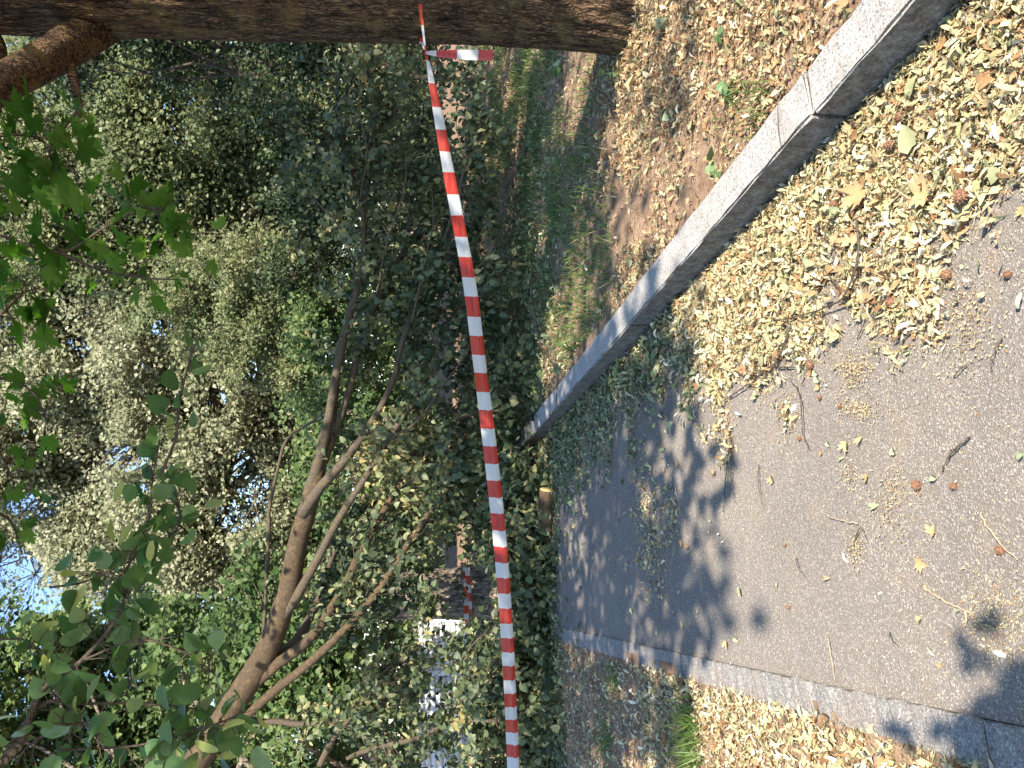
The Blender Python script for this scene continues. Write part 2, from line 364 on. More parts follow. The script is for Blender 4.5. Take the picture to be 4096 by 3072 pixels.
# path
sv = np.linspace(EDGE_S + EDGE_W, KERB_S + .02, 12); lv = np.linspace(-3, 10.8, 60)
SS, LL = np.meshgrid(sv, lv); px_, py_ = xy(SS, LL)
pz = .004 * (noise2(px_, py_, 2.0, 9) - .5)
nS = len(sv); nL = len(lv); i = (np.arange(nL - 1)[:, None] * nS + np.arange(nS - 1)[None, :])
structure(link('path', mesh_from('path', np.stack([px_, py_, pz], -1).reshape(-1, 3), [np.stack([i, i + 1, i + nS + 1, i + nS], -1).reshape(-1, 4)], None, True), M['asphalt']))
# kerb stones and edging stones: each stone an object
def stone_mesh(name, w, h, length, bev, seed, zlo):
    bm = bmesh.new(); bmesh.ops.create_cube(bm, size=1)
    for v in bm.verts: v.co = Vector(((v.co.x + .5) * w, (v.co.y + .5) * length, zlo + (v.co.z + .5) * (h - zlo)))
    bmesh.ops.subdivide_edges(bm, edges=[e for e in bm.edges if abs(e.verts[0].co.y - e.verts[1].co.y) > .1], cuts=24)
    bmesh.ops.bevel(bm, geom=[e for e in bm.edges if e.calc_face_angle(0) > .5], offset=bev, segments=2, affect='EDGES')
    rg = np.random.default_rng(seed)
    for v in bm.verts: v.co += Vector(rg.normal(size=3) * .0024)
    me = bpy.data.meshes.new(name); bm.to_mesh(me); bm.free(); me.materials.clear(); return me
ROT = math.atan2(DV[1], DV[0]) - math.pi / 2
def stones(parent_name, child, s0, w, h, l0, length, n, mat, bev, zlo):
    root = bpy.data.objects.new(parent_name, None); COL.objects.link(root); structure(root)
    x, y = xy(s0, l0); root.location = (x, y, 0); root.rotation_euler = (0, 0, ROT)
    mesh = [stone_mesh(child, w, h, length - .007, bev, q, zlo) for q in range(3)]
    for q in range(n):
        o = link(child, mesh[q % 3], mat, root, (rng.normal() * .0015, q * length, rng.normal() * .002))
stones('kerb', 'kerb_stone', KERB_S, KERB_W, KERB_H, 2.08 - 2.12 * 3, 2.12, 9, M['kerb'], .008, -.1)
stones('path_edging', 'edging_stone', EDGE_S, EDGE_W, .012, -3.0, 1.0, 18, M['edging'], .004, -.1)

# ================================================================== TREES
def noisy_trunk(mb, pts, rad, seg, amp, fu, fz, seed):
    pts = np.asarray(pts, float); n = len(pts); rad = np.asarray(rad, float)
    an = np.arange(seg) * 2 * math.pi / seg
    c, s = np.cos(an), np.sin(an)
    Pn = np.stack([c[None, :] * rad[:, None] * fu, s[None, :] * rad[:, None] * fu, np.broadcast_to(pts[:, 2:3] * fz, (n, seg))], -1)
    wob = vnoise(Pn * .35, seed + 5)
    r1 = 1 - np.abs(2 * vnoise(Pn + wob[..., None] * 1.5, seed) - 1); r2 = 1 - np.abs(2 * vnoise(Pn * 2.1, seed + 1) - 1)
    low = vnoise(Pn * .12, seed + 2) - .5
    rr = rad[:, None] * (1 + .12 * low) + amp * (r1 * .7 + r2 * .3 - .5)
    V = np.stack([pts[:, 0:1] + rr * c, pts[:, 1:2] + rr * s, np.broadcast_to(pts[:, 2:3], (n, seg))], -1).reshape(-1, 3)
    i = np.arange(n - 1)[:, None] * seg; j = np.arange(seg)[None, :]; k = (j + 1) % seg
    mb.add(V, np.stack([i + j, i + k, i + seg + k, i + seg + j], -1).reshape(-1, 4), None, .5)

def limb_path(a, b, rg, sag=.12, n=7):
    a = np.asarray(a, float); b = np.asarray(b, float); L = np.linalg.norm(b - a)
    m1 = a + (b - a) * .35 + rg.normal(size=3) * L * .06 + np.array([0, 0, L * sag]); m2 = a + (b - a) * .7 + rg.normal(size=3) * L * .06 + np.array([0, 0, L * sag * .6])
    return spline([a, m1, m2, b], n)

GAPS = [(985, 1960, 90, 170), (930, 2070, 70, 70), (650, 1310, 45, 40), (1010, 1480, 40, 60), (510, 1830, 95, 60), (35, 2290, 130, 120), (130, 2030, 110, 55), (190, 2400, 120, 60), (870, 1590, 40, 60), (20, 2480, 60, 60), (310, 1370, 50, 30), (330, 1400, 40, 40), (850, 2830, 40, 50), (550, 1960, 50, 30)]
def in_gap(p, rg, keep=.12):
    x, y, d = proj_arr(p); m = np.zeros(len(p), bool)
    wob = 1 + .5 * (vnoise(np.stack([x / 45, y / 45, x * 0], -1), 77) - .5)
    for cx, cy, rx, ry in GAPS: m |= (((x - cx) / rx) ** 2 + ((y - cy) / ry) ** 2) < wob
    return m & (rg.random(len(p)) > keep)
def proj_arr(p):
    q = p - CAM; d = q @ FWD; d = np.where(np.abs(d) < .01, .01, d)
    return 2048 + FPX * (q @ XC) / d, 1536 - FPX * (q @ YC) / d, d

def build_tree(name, label, base, trunk_top, r0, clumps, leaf, mat, bark, rg, tpl=DIAMOND, wid=.7, up=.5, gaps=True, twigs=14, cat='tree', droop=0.0, tint=(0, 1), crown_name='crown'):
    """clumps: rows (x, y, z, radius, number of leaves)"""
    root = thing(name, base, label, cat)
    off = np.asarray(base, float)
    tb = MB(); top = np.asarray(trunk_top, float) - off
    tp = spline([np.zeros(3) - np.array([0, 0, .2]), top * .35 + rg.normal(size=3) * .15 * np.array([1, 1, 0]), top * .7 + rg.normal(size=3) * .2 * np.array([1, 1, 0]), top], 16)
    tr = r0 * (1 - .75 * np.linspace(0, 1, 16)); tr[0] *= 1.3; tr[1] *= 1.08
    tb.tube(tp, tr, 12)
    link('trunk', tb.mesh('trunk', True), bark, root)
    bb = MB(); cb = MB()
    for cx, cy, cz, cr, n in clumps:
        c = np.array([cx, cy, cz]) - off; n = int(n)
        f = np.clip((c[2] / max(top[2], .1)) * .75 + rg.normal() * .08, .25, .98); k = int(f * 15)
        path = limb_path(tp[k], c, rg, -.02); rr = np.linspace(max(tr[k] * .45, .02), .012, len(path))
        bb.tube(path, rr, 5, False)
        d = rg.normal(size=(twigs, 3)); d /= np.linalg.norm(d, axis=1)[:, None]; d[:, 2] = d[:, 2] * .8 + .1
        e = d * cr * rg.uniform(.7, 1.1, (twigs, 1)); e[:, 2] -= droop * cr * np.abs(e[:, 0] + e[:, 1])
        for q in range(twigs):
            bb.tube([c, c + e[q] * .5 + rg.normal(size=3) * .05 * cr, c + e[q]], [.010, .006, .003], 3, False)
        w = rg.integers(0, twigs, n); t = np.sqrt(rg.uniform(.06, 1.12, n))
        p = c + e[w] * t[:, None] + rg.normal(size=(n, 3)) * cr * .15
        if gaps:
            g = in_gap(p + off, rg); p = p[~g]; w = w[~g]
        if len(p) == 0: continue
        base_t = rg.uniform(.25, .6)
        tn = np.clip(base_t + rg.normal(size=len(p)) * .22, 0, 1) * (tint[1] - tint[0]) + tint[0]
        leaves(cb, tpl, p, frames(len(p), up, rg, e[w], .85), leaf * rg.uniform(.7, 1.25, len(p)), tn, wid)
    if bb.n: link('branches', bb.mesh('branches', True), bark, root)
    if cb.n: stuff(link(crown_name, cb.mesh(crown_name), mat, root))
    return root

def px_clumps(x0, x1, y0, y1, d0, d1, r, n_leaf, step, rg, skip=None):
    rows = []
    for x in np.arange(x0, x1 + 1, step):
        for y in np.arange(y0, y1 + 1, step):
            X = x + rg.normal() * step * .28; Y = y + rg.normal() * step * .28
            if skip and skip(X, Y): continue
            p = P(X, Y, rg.uniform(d0, d1))
            if p[2] < .4: continue
            rows.append((*p, r * rg.uniform(.75, 1.25), n_leaf))
    return rows

r1 = np.random.default_rng(11)
# tall pale tree behind everything
build_tree('tree', 'tall pale olive tree behind the fallen limb, blue sky showing through its crown', (*(PY(1650, 1750, 16.6)[:2]), 0), P(560, 1650, 16.6), .30,
           px_clumps(-260, 1200, 720, 2300, 15.2, 17.6, 1.05, 2800, 142, r1), .095, M['pale_leaf'], M['grey_bark'], r1, DIAMOND, .78, .45, twigs=26, droop=.1)
# olive tree on the right
build_tree('tree', 'olive green tree rising behind the right hand thicket', (*(PY(1650, 640, 15)[:2]), .2), P(420, 700, 15), .26,
           px_clumps(-240, 1250, 260, 1150, 14.2, 16.0, 1.0, 3300, 165, r1), .09, M['mid_leaf'], M['grey_bark'], r1, DIAMOND, .78, .45, twigs=24, tint=(.1, 1))
# nearer sunlit small tree
build_tree('small_tree', 'sunlit yellowish small tree directly behind the topmost leaning branches', (*(PY(1800, 1260, 12.5)[:2]), .2), P(1020, 1230, 12.5), .12,
           px_clumps(960, 1300, 1030, 1560, 11.8, 13.0, .55, 1900, 135, r1), .065, M['mid_leaf'], M['branch_bark'], r1, DIAMOND, .6, .45, twigs=20, tint=(.25, 1))
# linden behind on the left
build_tree('tree', 'broad green linden standing behind the leaning limb at the left', (*(PY(1800, 3250, 11.5)[:2]), 0), P(250, 3100, 11.5), .24,
           px_clumps(-220, 1350, 2330, 3380, 10.5, 12.5, .75, 1250, 190, r1, lambda x, y: y < 2330 + max(0, 260 - x) * .5), .10, M['green_leaf'], M['grey_bark'], r1, KITE, 1.0, .5, twigs=20)
# second left tree
build_tree('tree', 'mid green tree filling the gap between pale tree and left linden', (*(PY(1750, 2350, 17)[:2]), 0), P(800, 2300, 17), .2,
           px_clumps(620, 1450, 2080, 2620, 16.2, 18, .9, 1400, 180, r1), .115, M['green_leaf'], M['grey_bark'], r1, KITE, 1.0, .5, twigs=20)
# dark thicket at the right
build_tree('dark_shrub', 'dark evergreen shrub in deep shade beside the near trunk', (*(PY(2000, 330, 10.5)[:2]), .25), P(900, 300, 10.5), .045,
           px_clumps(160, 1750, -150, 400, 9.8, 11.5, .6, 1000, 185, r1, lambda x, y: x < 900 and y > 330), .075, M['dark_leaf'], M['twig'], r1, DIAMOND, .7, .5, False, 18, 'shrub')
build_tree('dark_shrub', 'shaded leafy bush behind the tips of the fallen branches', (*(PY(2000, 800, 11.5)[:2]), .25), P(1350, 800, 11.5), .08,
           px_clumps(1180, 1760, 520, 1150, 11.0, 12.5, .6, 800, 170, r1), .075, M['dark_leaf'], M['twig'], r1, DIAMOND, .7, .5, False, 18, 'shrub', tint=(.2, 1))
build_tree('green_bush', 'deep green bush behind the middle of the fallen limb', (*(PY(1950, 1650, 12)[:2]), .1), P(1500, 1650, 12), .08,
           px_clumps(1290, 1760, 1250, 2080, 11.2, 12.8, .6, 750, 165, r1), .08, M['green_leaf'], M['twig'], r1, KITE, 1.0, .5, False, 18, 'bush')
build_tree('green_bush', 'bright green bush under the leaning limb at the left', (*(PY(1780, 2750, 17.5)[:2]), .0), P(1500, 2800, 17.5), .08,
           px_clumps(1330, 1700, 2150, 3350, 16.6, 18.5, .8, 600, 190, r1), .11, M['green_leaf'], M['twig'], r1, KITE, 1.0, .5, False, 16, 'bush')
# far wood closing the view at eye level
fb = MB(); rf = np.random.default_rng(5)
n = 45000; ang = rf.uniform(-.72, .72, n); dist = rf.uniform(26, 36, n); hh = rf.beta(1.2, 1.6, n) * (7.0 + 1.5 * np.sin(ang * 13))
pf = np.stack([np.sin(ang) * dist, np.cos(ang) * dist, hh - .2], -1)
leaves(fb, DIAMOND, pf, frames(n, .5, rf), .26 * rf.uniform(.7, 1.3, n), np.clip(rf.normal(.4, .25, n), 0, 1), .8)
fw = link('far_wood', fb.mesh('far_wood'), M['mid_leaf']); stuff(fw); tag(fw, 'low line of far trees behind the park', 'wood')

# ------------------------------------------------------------------ near maple with the tape
TX, TY = 2.275, 4.52
edge = [(2575, 250), (2500, 218), (2400, 200), (2200, 186), (2000, 176), (1690, 165), (1300, 163), (1000, 160), (700, 152), (400, 150), (0, 140)]
pts, rad = [], []
for x, y in edge:
    r_ = ray(x, y); p = CAM + r_ * (TY / r_[1])
    a = math.hypot(p[0], p[1]); cross = abs(TX * p[1] - TY * p[0]) / a
    pts.append((TX, TY, p[2])); rad.append(cross)
pts = np.array(pts); rad = np.array(rad)
zz = np.concatenate([np.linspace(.05, .6, 60), np.linspace(.612, 4.4, 250), np.linspace(4.45, 8.0, 40)])
rr = np.interp(zz, pts[:, 2], rad)
rr = np.where(zz > pts[-1, 2], rad[-1] * (1 - .09 * (zz - pts[-1, 2])), rr)
rr = np.where(zz < pts[0, 2], rad[0] + (pts[0, 2] - zz) * 1.5 + 4.0 * (pts[0, 2] - zz) ** 2, rr)
maple = thing('maple_tree', (TX, TY, .14), 'maple with furrowed brown trunk at the kerb, barrier tape tied round it', 'tree')
off = np.array([TX, TY, .14])
mb = MB(); noisy_trunk(mb, np.stack([np.zeros_like(zz), np.zeros_like(zz), zz - .14], -1), rr, 180, .036, 34, 5.0, 21)
link('trunk', mb.mesh('trunk', True), M['maple_bark'], maple)
def maple_limb(rows, seg=14, mat='maple_bark', name='limb', n=24):
    q = spline(rows, n); b = MB(); b.tube(q[:, :3] - off, q[:, 3], seg); return link(name, b.mesh(name, True), M[mat], maple), q
f0 = P(440, 60, 4.25)
lim1, _ = maple_limb([(*P(640, -60, 4.62), .085), (*P(540, 10, 4.5), .10), (*P(390, 112, 4.27), .108), (*P(190, 235, 3.9), .095), (*P(20, 330, 3.6), .085), (*P(-250, 480, 3.2), .07), (*P(-700, 700, 2.7), .05)])
maple_limb([(*P(270, 220, 4.0), .028), (*P(290, 300, 3.95), .026), (*P(315, 420, 3.9), .017), (*P(320, 470, 3.88), .009)], 8)
maple_limb([(*P(-120, 60, 4.3), .05), (*P(-10, 170, 4.1), .035), (*P(0, 320, 3.95), .03), (*P(-30, 520, 3.6), .02)], 8)

# visible sprays of maple leaves hanging into the top of the frame
rm = np.random.default_rng(31)
maple_variants = []
for q in range(8):
    V = MAPLE[0].copy(); V[:, 2] += rm.normal() * .15 * V[:, 0] + rm.normal() * .25 * (V[:, 1] - .4) ** 2 + rm.uniform(0, .5) * np.abs(V[:, 0]) ** 1.5
    V[:, :2] *= 1 + rm.normal(size=(len(V), 1)) * .04
    maple_variants.append(mesh_from('maple_leaf', V, [MAPLE[1]], np.full(len(V), q / 7.0)))
    maple_variants[-1].materials.append(M['maple_leaf'])
def put_leaf(meshes, pos, Mx, size, parent, poff, name='leaf', rg=rm):
    o = bpy.data.objects.new(name, meshes[rg.integers(len(meshes))]); COL.objects.link(o); o.parent = parent
    m4 = np.eye(4); m4[:3, :3] = Mx * size; m4[:3, 3] = pos - poff
    o.matrix_local = Matrix(m4.tolist()); return o
def spray(rows, n, size, spread, parent, poff, meshes, rg, mat, up=.9, rad0=.008, fan=None, name='twig'):
    q = spline(rows, 26); b = MB(); b.tube(q[:, :3] - poff, np.linspace(rad0, .0025, 26), 6)
    L = []
    for t in range(n):
        u = rg.uniform(.15, 1.0) ** .8; c = q[int(u * 25), :3]
        d = rg.normal(size=3); d /= np.linalg.norm(d); tip = c + d * spread * rg.uniform(.3, 1.0)
        b.tube([c - poff, (c + tip) / 2 - poff + np.array([0, 0, .01]), tip - poff], [.0022, .0015, .001], 4, False)
        L.append((tip, d))
    tw = link(name, b.mesh(name, True), mat, parent)
    Mx = frames(len(L), up * 1.5, rg, np.array([d for _, d in L]) + np.array([0, 0, -.35]))
    for (tip, d), m in zip(L, Mx): put_leaf(meshes, tip, m, size * rg.uniform(.65, 1.2), tw, poff, rg=rg)
    return tw
S = lambda *rows: [P(*r) for r in rows]
spray(S((-150, 900, 2.9), (30, 950, 2.9), (240, 1010, 2.95), (420, 910, 3.0), (600, 820, 3.1)), 34, .105, .20, maple, off, maple_variants, rm, M['twig'])
spray(S((240, 1010, 2.95), (400, 1080, 3.0), (560, 1110, 3.0), (720, 1120, 3.05)), 20, .10, .17, maple, off, maple_variants, rm, M['twig'])
spray(S((330, 420, 3.6), (250, 520, 3.4), (200, 620, 3.3), (330, 700, 3.3)), 22, .105, .22, maple, off, maple_variants, rm, M['twig'])
spray(S((-150, 1250, 2.8), (-20, 1270, 2.8), (80, 1180, 2.85), (160, 1150, 2.9)), 20, .10, .16, maple, off, maple_variants, rm, M['twig'])
spray(S((-160, 560, 3.2), (60, 540, 3.3), (160, 560, 3.3), (260, 640, 3.3)), 20, .10, .18, maple, off, maple_variants, rm, M['twig'])
spray(S((520, 820, 3.1), (640, 850, 3.1), (760, 980, 3.15)), 14, .10, .16, maple, off, maple_variants, rm, M['twig'])
spray(S((-150, 1500, 3.0), (40, 1520, 3.1), (140, 1580, 3.1), (190, 1700, 3.1)), 18, .085, .16, maple, off, maple_variants, rm, M['twig'])
spray(S((-150, 2020, 3.4), (10, 2060, 3.5), (60, 2120, 3.5), (90, 2220, 3.5)), 14, .075, .13, maple, off, maple_variants, rm, M['twig'])
spray(S((-200, 1750, 3.2), (-40, 1780, 3.2), (20, 1850, 3.3), (60, 1960, 3.3)), 14, .08, .14, maple, off, maple_variants, rm, M['twig'])

# the rest of its crown, unseen above the frame: shaped to dapple the path and the fallen limb
K = 1 / math.tan(SUN_EL)
rc = np.random.default_rng(41)
cb = MB(); bb = MB(); trunk_top = np.array([TX, TY, 6.0])
def shade(gx, gy):
    d = 0.0
    edge_y = 3.85 + .25 * math.sin(gx * 2.1)
    if gy < edge_y: return 0.0
    s, l = sl(gx, gy)
    d = .42
    if 4.2 < gy < 7.3: d = .85 if gy > 5.0 else .62
    pass
    if s > 1.7: d = .20
    if gx > .6 and gy > 6.5: d = .72
    if gy > 8.6 and gx < .6: d = .20
    if gx < -2.4 and gy > 7.3: d = .12
    if gx < -2.4 and gy > 9: d = .08
    if s > 1.9 and gy < 5.2: d = .22
    u = (gy - 4.3) / .895; dx = gx - (2.2 - .446 * u)
    if 0.9 < u < 5.5 and abs(dx) < .45: d = .26
    return d
kept = 0
for q in range(3200):
    h = rc.uniform(3.6, 8.5)
    gxx = rc.uniform(-5.0, 4.5); gyy = rc.uniform(3.4, 15.0)
    c = np.array([gxx + SUN_H[0] * h * K, gyy + SUN_H[1] * h * K, h])
    if math.hypot(c[0] - 2.9, (c[1] - 2.6) * .85) > 5.6: continue
    if c[1] > -.3 and c[2] - .45 < 1.75 + .50 * max(c[1], 0): continue
    if rc.random() > shade(gxx, gyy) * .40: continue
    kept += 1
    n = 46; cr = rc.uniform(.25, .5)
    p = c + rc.normal(size=(n, 3)) * cr * .5 * np.array([1, 1, .6])
    leaves(cb, KITE, p - off, frames(n, 1.2, rc), .14 * rc.uniform(.7, 1.2, n), np.clip(rc.normal(.5, .25, n), 0, 1))
    if kept % 3 == 0:
        k = rc.uniform(2.6, 6.0)
        pth = limb_path(np.array([TX, TY, max(4.1, min(k, c[2]))]), c, rc, .02, 8)
        sh = pth - off
        bb.tube(sh, np.linspace(.028, .006, 8), 5, False)
print('maple clumps', kept)
link('branches', bb.mesh('branches', True), M['maple_bark'], maple)
stuff(link('crown', cb.mesh('crown'), M['maple_leaf'], maple))

# ------------------------------------------------------------------ linden overhanging from the left: near, soft green twigs
LB = np.array([-3.4, .3, 0.0])
lind = thing('linden_tree', LB, 'linden whose large leaves and pale bracts hang close to the camera at upper left', 'tree')
b = MB(); b.tube(spline([(0, 0, -.1), (.05, .05, 1.5), (-.05, .1, 3.2), (.2, .1, 5.5)], 14), np.linspace(.22, .1, 14), 14); link('trunk', b.mesh('trunk', True), M['grey_bark'], lind)
linden_variants = []
for q in range(8):
    V = LINDEN_HI[0].copy(); V[:, 2] += rm.normal() * .12 * V[:, 0] + rm.normal() * .25 * (V[:, 1] - .4) ** 2
    linden_variants.append(mesh_from('linden_leaf', V, [LINDEN_HI[1]], np.full(len(V), q / 8.0))); linden_variants[-1].materials.append(M['linden_leaf'])
for q in range(2):
    V = BRACT[0] * np.array([1.1, 1, .7]); linden_variants.append(mesh_from('bract', V, [BRACT[1]], np.full(len(V), 1.0))); linden_variants[-1].materials.append(M['linden_leaf'])
def ls(n, size, spread, *rows, rad0=.006): return spray(S(*rows), n, size, spread, lind, LB, linden_variants, rm, M['twig'], .7, rad0)
ls(34, .075, .12, (80, 2980, 2.3), (170, 2760, 2.35), (330, 2640, 2.4), (480, 2450, 2.45), (510, 2280, 2.5), (560, 2160, 2.55), rad0=.011)
ls(30, .075, .12, (-60, 3150, 2.3), (150, 2830, 2.35), (330, 2815, 2.4), (560, 2815, 2.45), (790, 2835, 2.5), rad0=.008)
ls(22, .07, .10, (560, 2160, 2.5), (600, 2060, 2.5), (610, 1920, 2.55), (640, 1760, 2.6), rad0=.004)
ls(22, .075, .09, (640, 1900, 2.5), (700, 1760, 2.5), (720, 1600, 2.5), (760, 1440, 2.55), (800, 1340, 2.55), rad0=.005)
ls(24, .075, .12, (330, 2640, 2.4), (560, 2560, 2.4), (760, 2620, 2.45), (860, 2700, 2.45), rad0=.004)
ls(24, .075, .12, (230, 3000, 2.3), (560, 2980, 2.35), (850, 2900, 2.4), (950, 2860, 2.45), rad0=.004)
ls(26, .075, .13, (60, 3060, 2.2), (120, 2980, 2.25), (260, 2900, 2.3), (420, 2900, 2.3), rad0=.004)
ls(24, .075, .12, (200, 2350, 2.6), (330, 2330, 2.6), (450, 2280, 2.6), (560, 2300, 2.6), rad0=.004)
ls(22, .07, .12, (600, 2180, 2.6), (690, 2140, 2.6), (720, 2060, 2.6), (700, 1960, 2.6), rad0=.004)
ls(22, .07, .13, (-40, 2560, 2.6), (100, 2560, 2.6), (200, 2620, 2.6), (330, 2480, 2.6), rad0=.004)
ls(22, .075, .13, (500, 3120, 2.4), (640, 3000, 2.4), (720, 2920, 2.4), (800, 2980, 2.4), rad0=.004)
# limbs out of frame and unseen clumps added behind the camera to shade the near left corner
rl = np.random.default_rng(51); cb = MB(); bb = MB()
bb.tube(limb_path(np.array([.1, .1, 4.0]), P(80, 2980, 2.3) - LB, rl, .12), np.linspace(.05, .012, 7), 6, False)
for gpx, gpy, h in ((4085, 3060, 3.0), (4090, 2940, 3.1), (4010, 3060, 3.0), (4150, 2850, 3.2), (3950, 3110, 3.1), (4180, 3060, 3.0)):
    gxx, gyy = G(gpx, gpy)[:2]
    c = np.array([gxx + SUN_H[0] * h * K, gyy + SUN_H[1] * h * K, h]); n = 45
    p = c + rl.normal(size=(n, 3)) * .085
    leaves(cb, LINDEN, p - LB, frames(n, 1.0, rl), .08 * rl.uniform(.7, 1.2, n), np.clip(rl.normal(.4, .2, n), 0, 1))
    bb.tube(limb_path(np.array([.1, .1, 3.6]), c - LB, rl, .05), np.linspace(.03, .005, 7), 5, False)
link('branches', bb.mesh('branches', True), M['grey_bark'], lind)
stuff(link('crown', cb.mesh('crown'), M['linden_leaf'], lind))  # holds only the added clumps that shade the corner

# ------------------------------------------------------------------ far trunk with the second tape
ft = np.array([*PY(2020, 2365, 11.2)[:2], 0.0])
far_tree = thing('broken_trunk', ft, 'grey furrowed broken trunk across the path with a second tape round it', 'tree trunk')
z2 = np.linspace(-.1, 1.75, 90); rt = .36 + .20 * np.exp(-np.clip(z2, 0, 9) * 3.2) - .02 * z2
mb = MB(); noisy_trunk(mb, np.stack([0 * z2, 0 * z2, z2], -1), rt, 96, .05, 14, 1.1, 61)
V = mb.V[0].reshape(90, 96, 3); V[-14:, :, 2] += (np.linspace(0, 1, 14)[:, None] ** 2) * (np.random.default_rng(3).normal(size=96)[None, :] * .10); mb.V[0] = V.reshape(-1, 3)
link('bark', mb.mesh('bark', True), M['grey_bark'], far_tree)
mb = MB(); mb.tube([(0, 0, 1.2), (0, 0, 1.62), (.03, 0, 1.72)], [.30, .29, .12], 16); link('broken_wood', mb.mesh('broken_wood'), M['wood_end'], far_tree)

# ================================================================== FALLEN LIMB
rfl = np.random.default_rng(71)
FL = np.array([*P(2000, 2400, 8.6)[:2], 0.0])
fallen = thing('fallen_limb', FL, 'broken linden limb leaning down across the path with wilted leaves', 'fallen limb')
def fbranch(rows, name='branch', seg=10, n=26, mat='branch_bark'):
    # rows: x, y, depth, radius in photograph pixels
    q = spline([(*P(x, y, d), r * .86 * d / FPX) for x, y, d, r in rows], n)
    q[:, :3] += np.cumsum(rfl.normal(size=(n, 3)) * .006, axis=0)
    b = MB(); b.tube(q[:, :3] - FL, q[:, 3], seg); link(name, b.mesh(name, True), M[mat], fallen); return q
BR = []
BR.append(fbranch([(60, 4050, 10.2, 62), (330, 3640, 9.3, 64), (620, 3250, 8.7, 64), (780, 3060, 8.6, 62), (900, 2870, 8.5, 60), (1040, 2640, 8.4, 56), (1130, 2400, 8.3, 50), (1190, 2150, 8.2, 45), (1235, 1990, 8.1, 41), (1262, 1890, 8.07, 30), (1285, 1800, 8.05, 20)], 'limb', 18, 40, 'limb_bark'))
BR.append(fbranch([(1225, 2040, 8.1, 34), (1258, 1900, 8.05, 29), (1292, 1760, 8.0, 24), (1330, 1560, 8.0, 21), (1370, 1340, 8.0, 19), (1430, 1140, 8.0, 16), (1455, 1000, 8.0, 13), (1440, 800, 8.0, 9), (1400, 650, 8.0, 6), (1320, 560, 8.0, 3)], seg=12))
BR.append(fbranch([(1455, 1010, 8.0, 9), (1480, 800, 8.05, 7), (1505, 560, 8.1, 5), (1485, 360, 8.1, 3), (1440, 250, 8.1, 2)]))
BR.append(fbranch([(1230, 2040, 8.1, 26), (1335, 1740, 8.1, 18), (1395, 1560, 8.1, 16), (1430, 1380, 8.15, 14), (1500, 1200, 8.2, 12), (1570, 1060, 8.2, 9), (1620, 940, 8.2, 6), (1640, 700, 8.3, 3)]))
BR.append(fbranch([(1215, 2060, 8.1, 30), (1270, 1970, 8.0, 25), (1400, 1830, 7.95, 20), (1540, 1620, 7.9, 15), (1600, 1450, 7.9, 14), (1650, 1290, 7.9, 12), (1720, 1150, 7.9, 10), (1790, 1010, 7.9, 9), (1850, 790, 7.95, 7), (1900, 600, 8.0, 4), (1940, 430, 8.0, 2)]))
BR.append(fbranch([(1105, 2500, 8.3, 30), (1175, 2400, 8.22, 24), (1260, 2260, 8.1, 20), (1370, 2060, 8.0, 18), (1480, 1900, 7.9, 15), (1560, 1760, 7.85, 14), (1680, 1570, 7.8, 13), (1760, 1380, 7.8, 11), (1850, 1210, 7.8, 8), (1930, 1050, 7.8, 5)]))
BR.append(fbranch([(1010, 2740, 8.45, 30), (1100, 2665, 8.38, 27), (1200, 2590, 8.3, 25), (1300, 2480, 8.25, 23), (1394, 2320, 8.2, 20), (1456, 2184, 8.15, 18), (1540, 2040, 8.1, 15), (1640, 1860, 8.1, 11), (1740, 1680, 8.1, 7)], mat='limb_bark'))
BR.append(fbranch([(940, 2900, 8.5, 22), (1060, 2805, 8.45, 22), (1150, 2725, 8.4, 21), (1357, 2548, 8.2, 19), (1536, 2357, 8.1, 17), (1630, 2208, 8.0, 16), (1740, 2040, 7.9, 13), (1800, 1890, 7.9, 10), (1870, 1740, 7.9, 6)], mat='limb_bark'))
BR.append(fbranch([(1050, 2650, 8.5, 22), (1180, 2560, 8.7, 20), (1270, 2400, 8.9, 18), (1330, 2200, 9.0, 13), (1420, 2000, 9.1, 9)], mat='twig'))
BR.append(fbranch([(1000, 2880, 8.7, 13), (1130, 2895, 8.6, 14), (1300, 2890, 8.5, 12), (1420, 2820, 8.4, 10), (1560, 2680, 8.3, 6)], mat='twig'))
BR.append(fbranch([(1280, 3060, 8.5, 15), (1340, 2940, 8.5, 16), (1430, 2830, 8.4, 17), (1520, 2700, 8.3, 11), (1620, 2620, 8.2, 6)]))
BR.append(fbranch([(1390, 3030, 8.6, 10), (1500, 3000, 8.6, 12), (1700, 2950, 8.4, 11), (1800, 2900, 8.2, 8), (2000, 2830, 8.0, 5)]))
BR.append(fbranch([(1240, 2000, 8.2, 20), (1300, 1800, 8.5, 17), (1350, 1500, 8.7, 15), (1420, 1260, 8.8, 11), (1460, 1100, 8.9, 8), (1520, 900, 9.0, 5)], mat='twig'))
BR.append(fbranch([(1800, 1700, 8.1, 8), (1900, 1640, 8.0, 7), (2000, 1560, 7.9, 5), (2060, 1480, 7.9, 3)], mat='twig'))
BR.append(fbranch([(1640, 2150, 8.3, 9), (1760, 2060, 8.2, 9), (1830, 1930, 8.1, 8), (1900, 1820, 8.0, 5)], mat='limb_bark'))
BR.append(fbranch([(1930, 2730, 8.0, 4), (2040, 2600, 7.8, 5), (2120, 2400, 7.7, 4), (2160, 2250, 7.6, 2)], mat='twig'))
BR.append(fbranch([(1800, 2900, 8.0, 9), (1900, 2880, 7.9, 8), (2020, 2870, 7.8, 7), (2120, 2830, 7.7, 5)], mat='twig'))
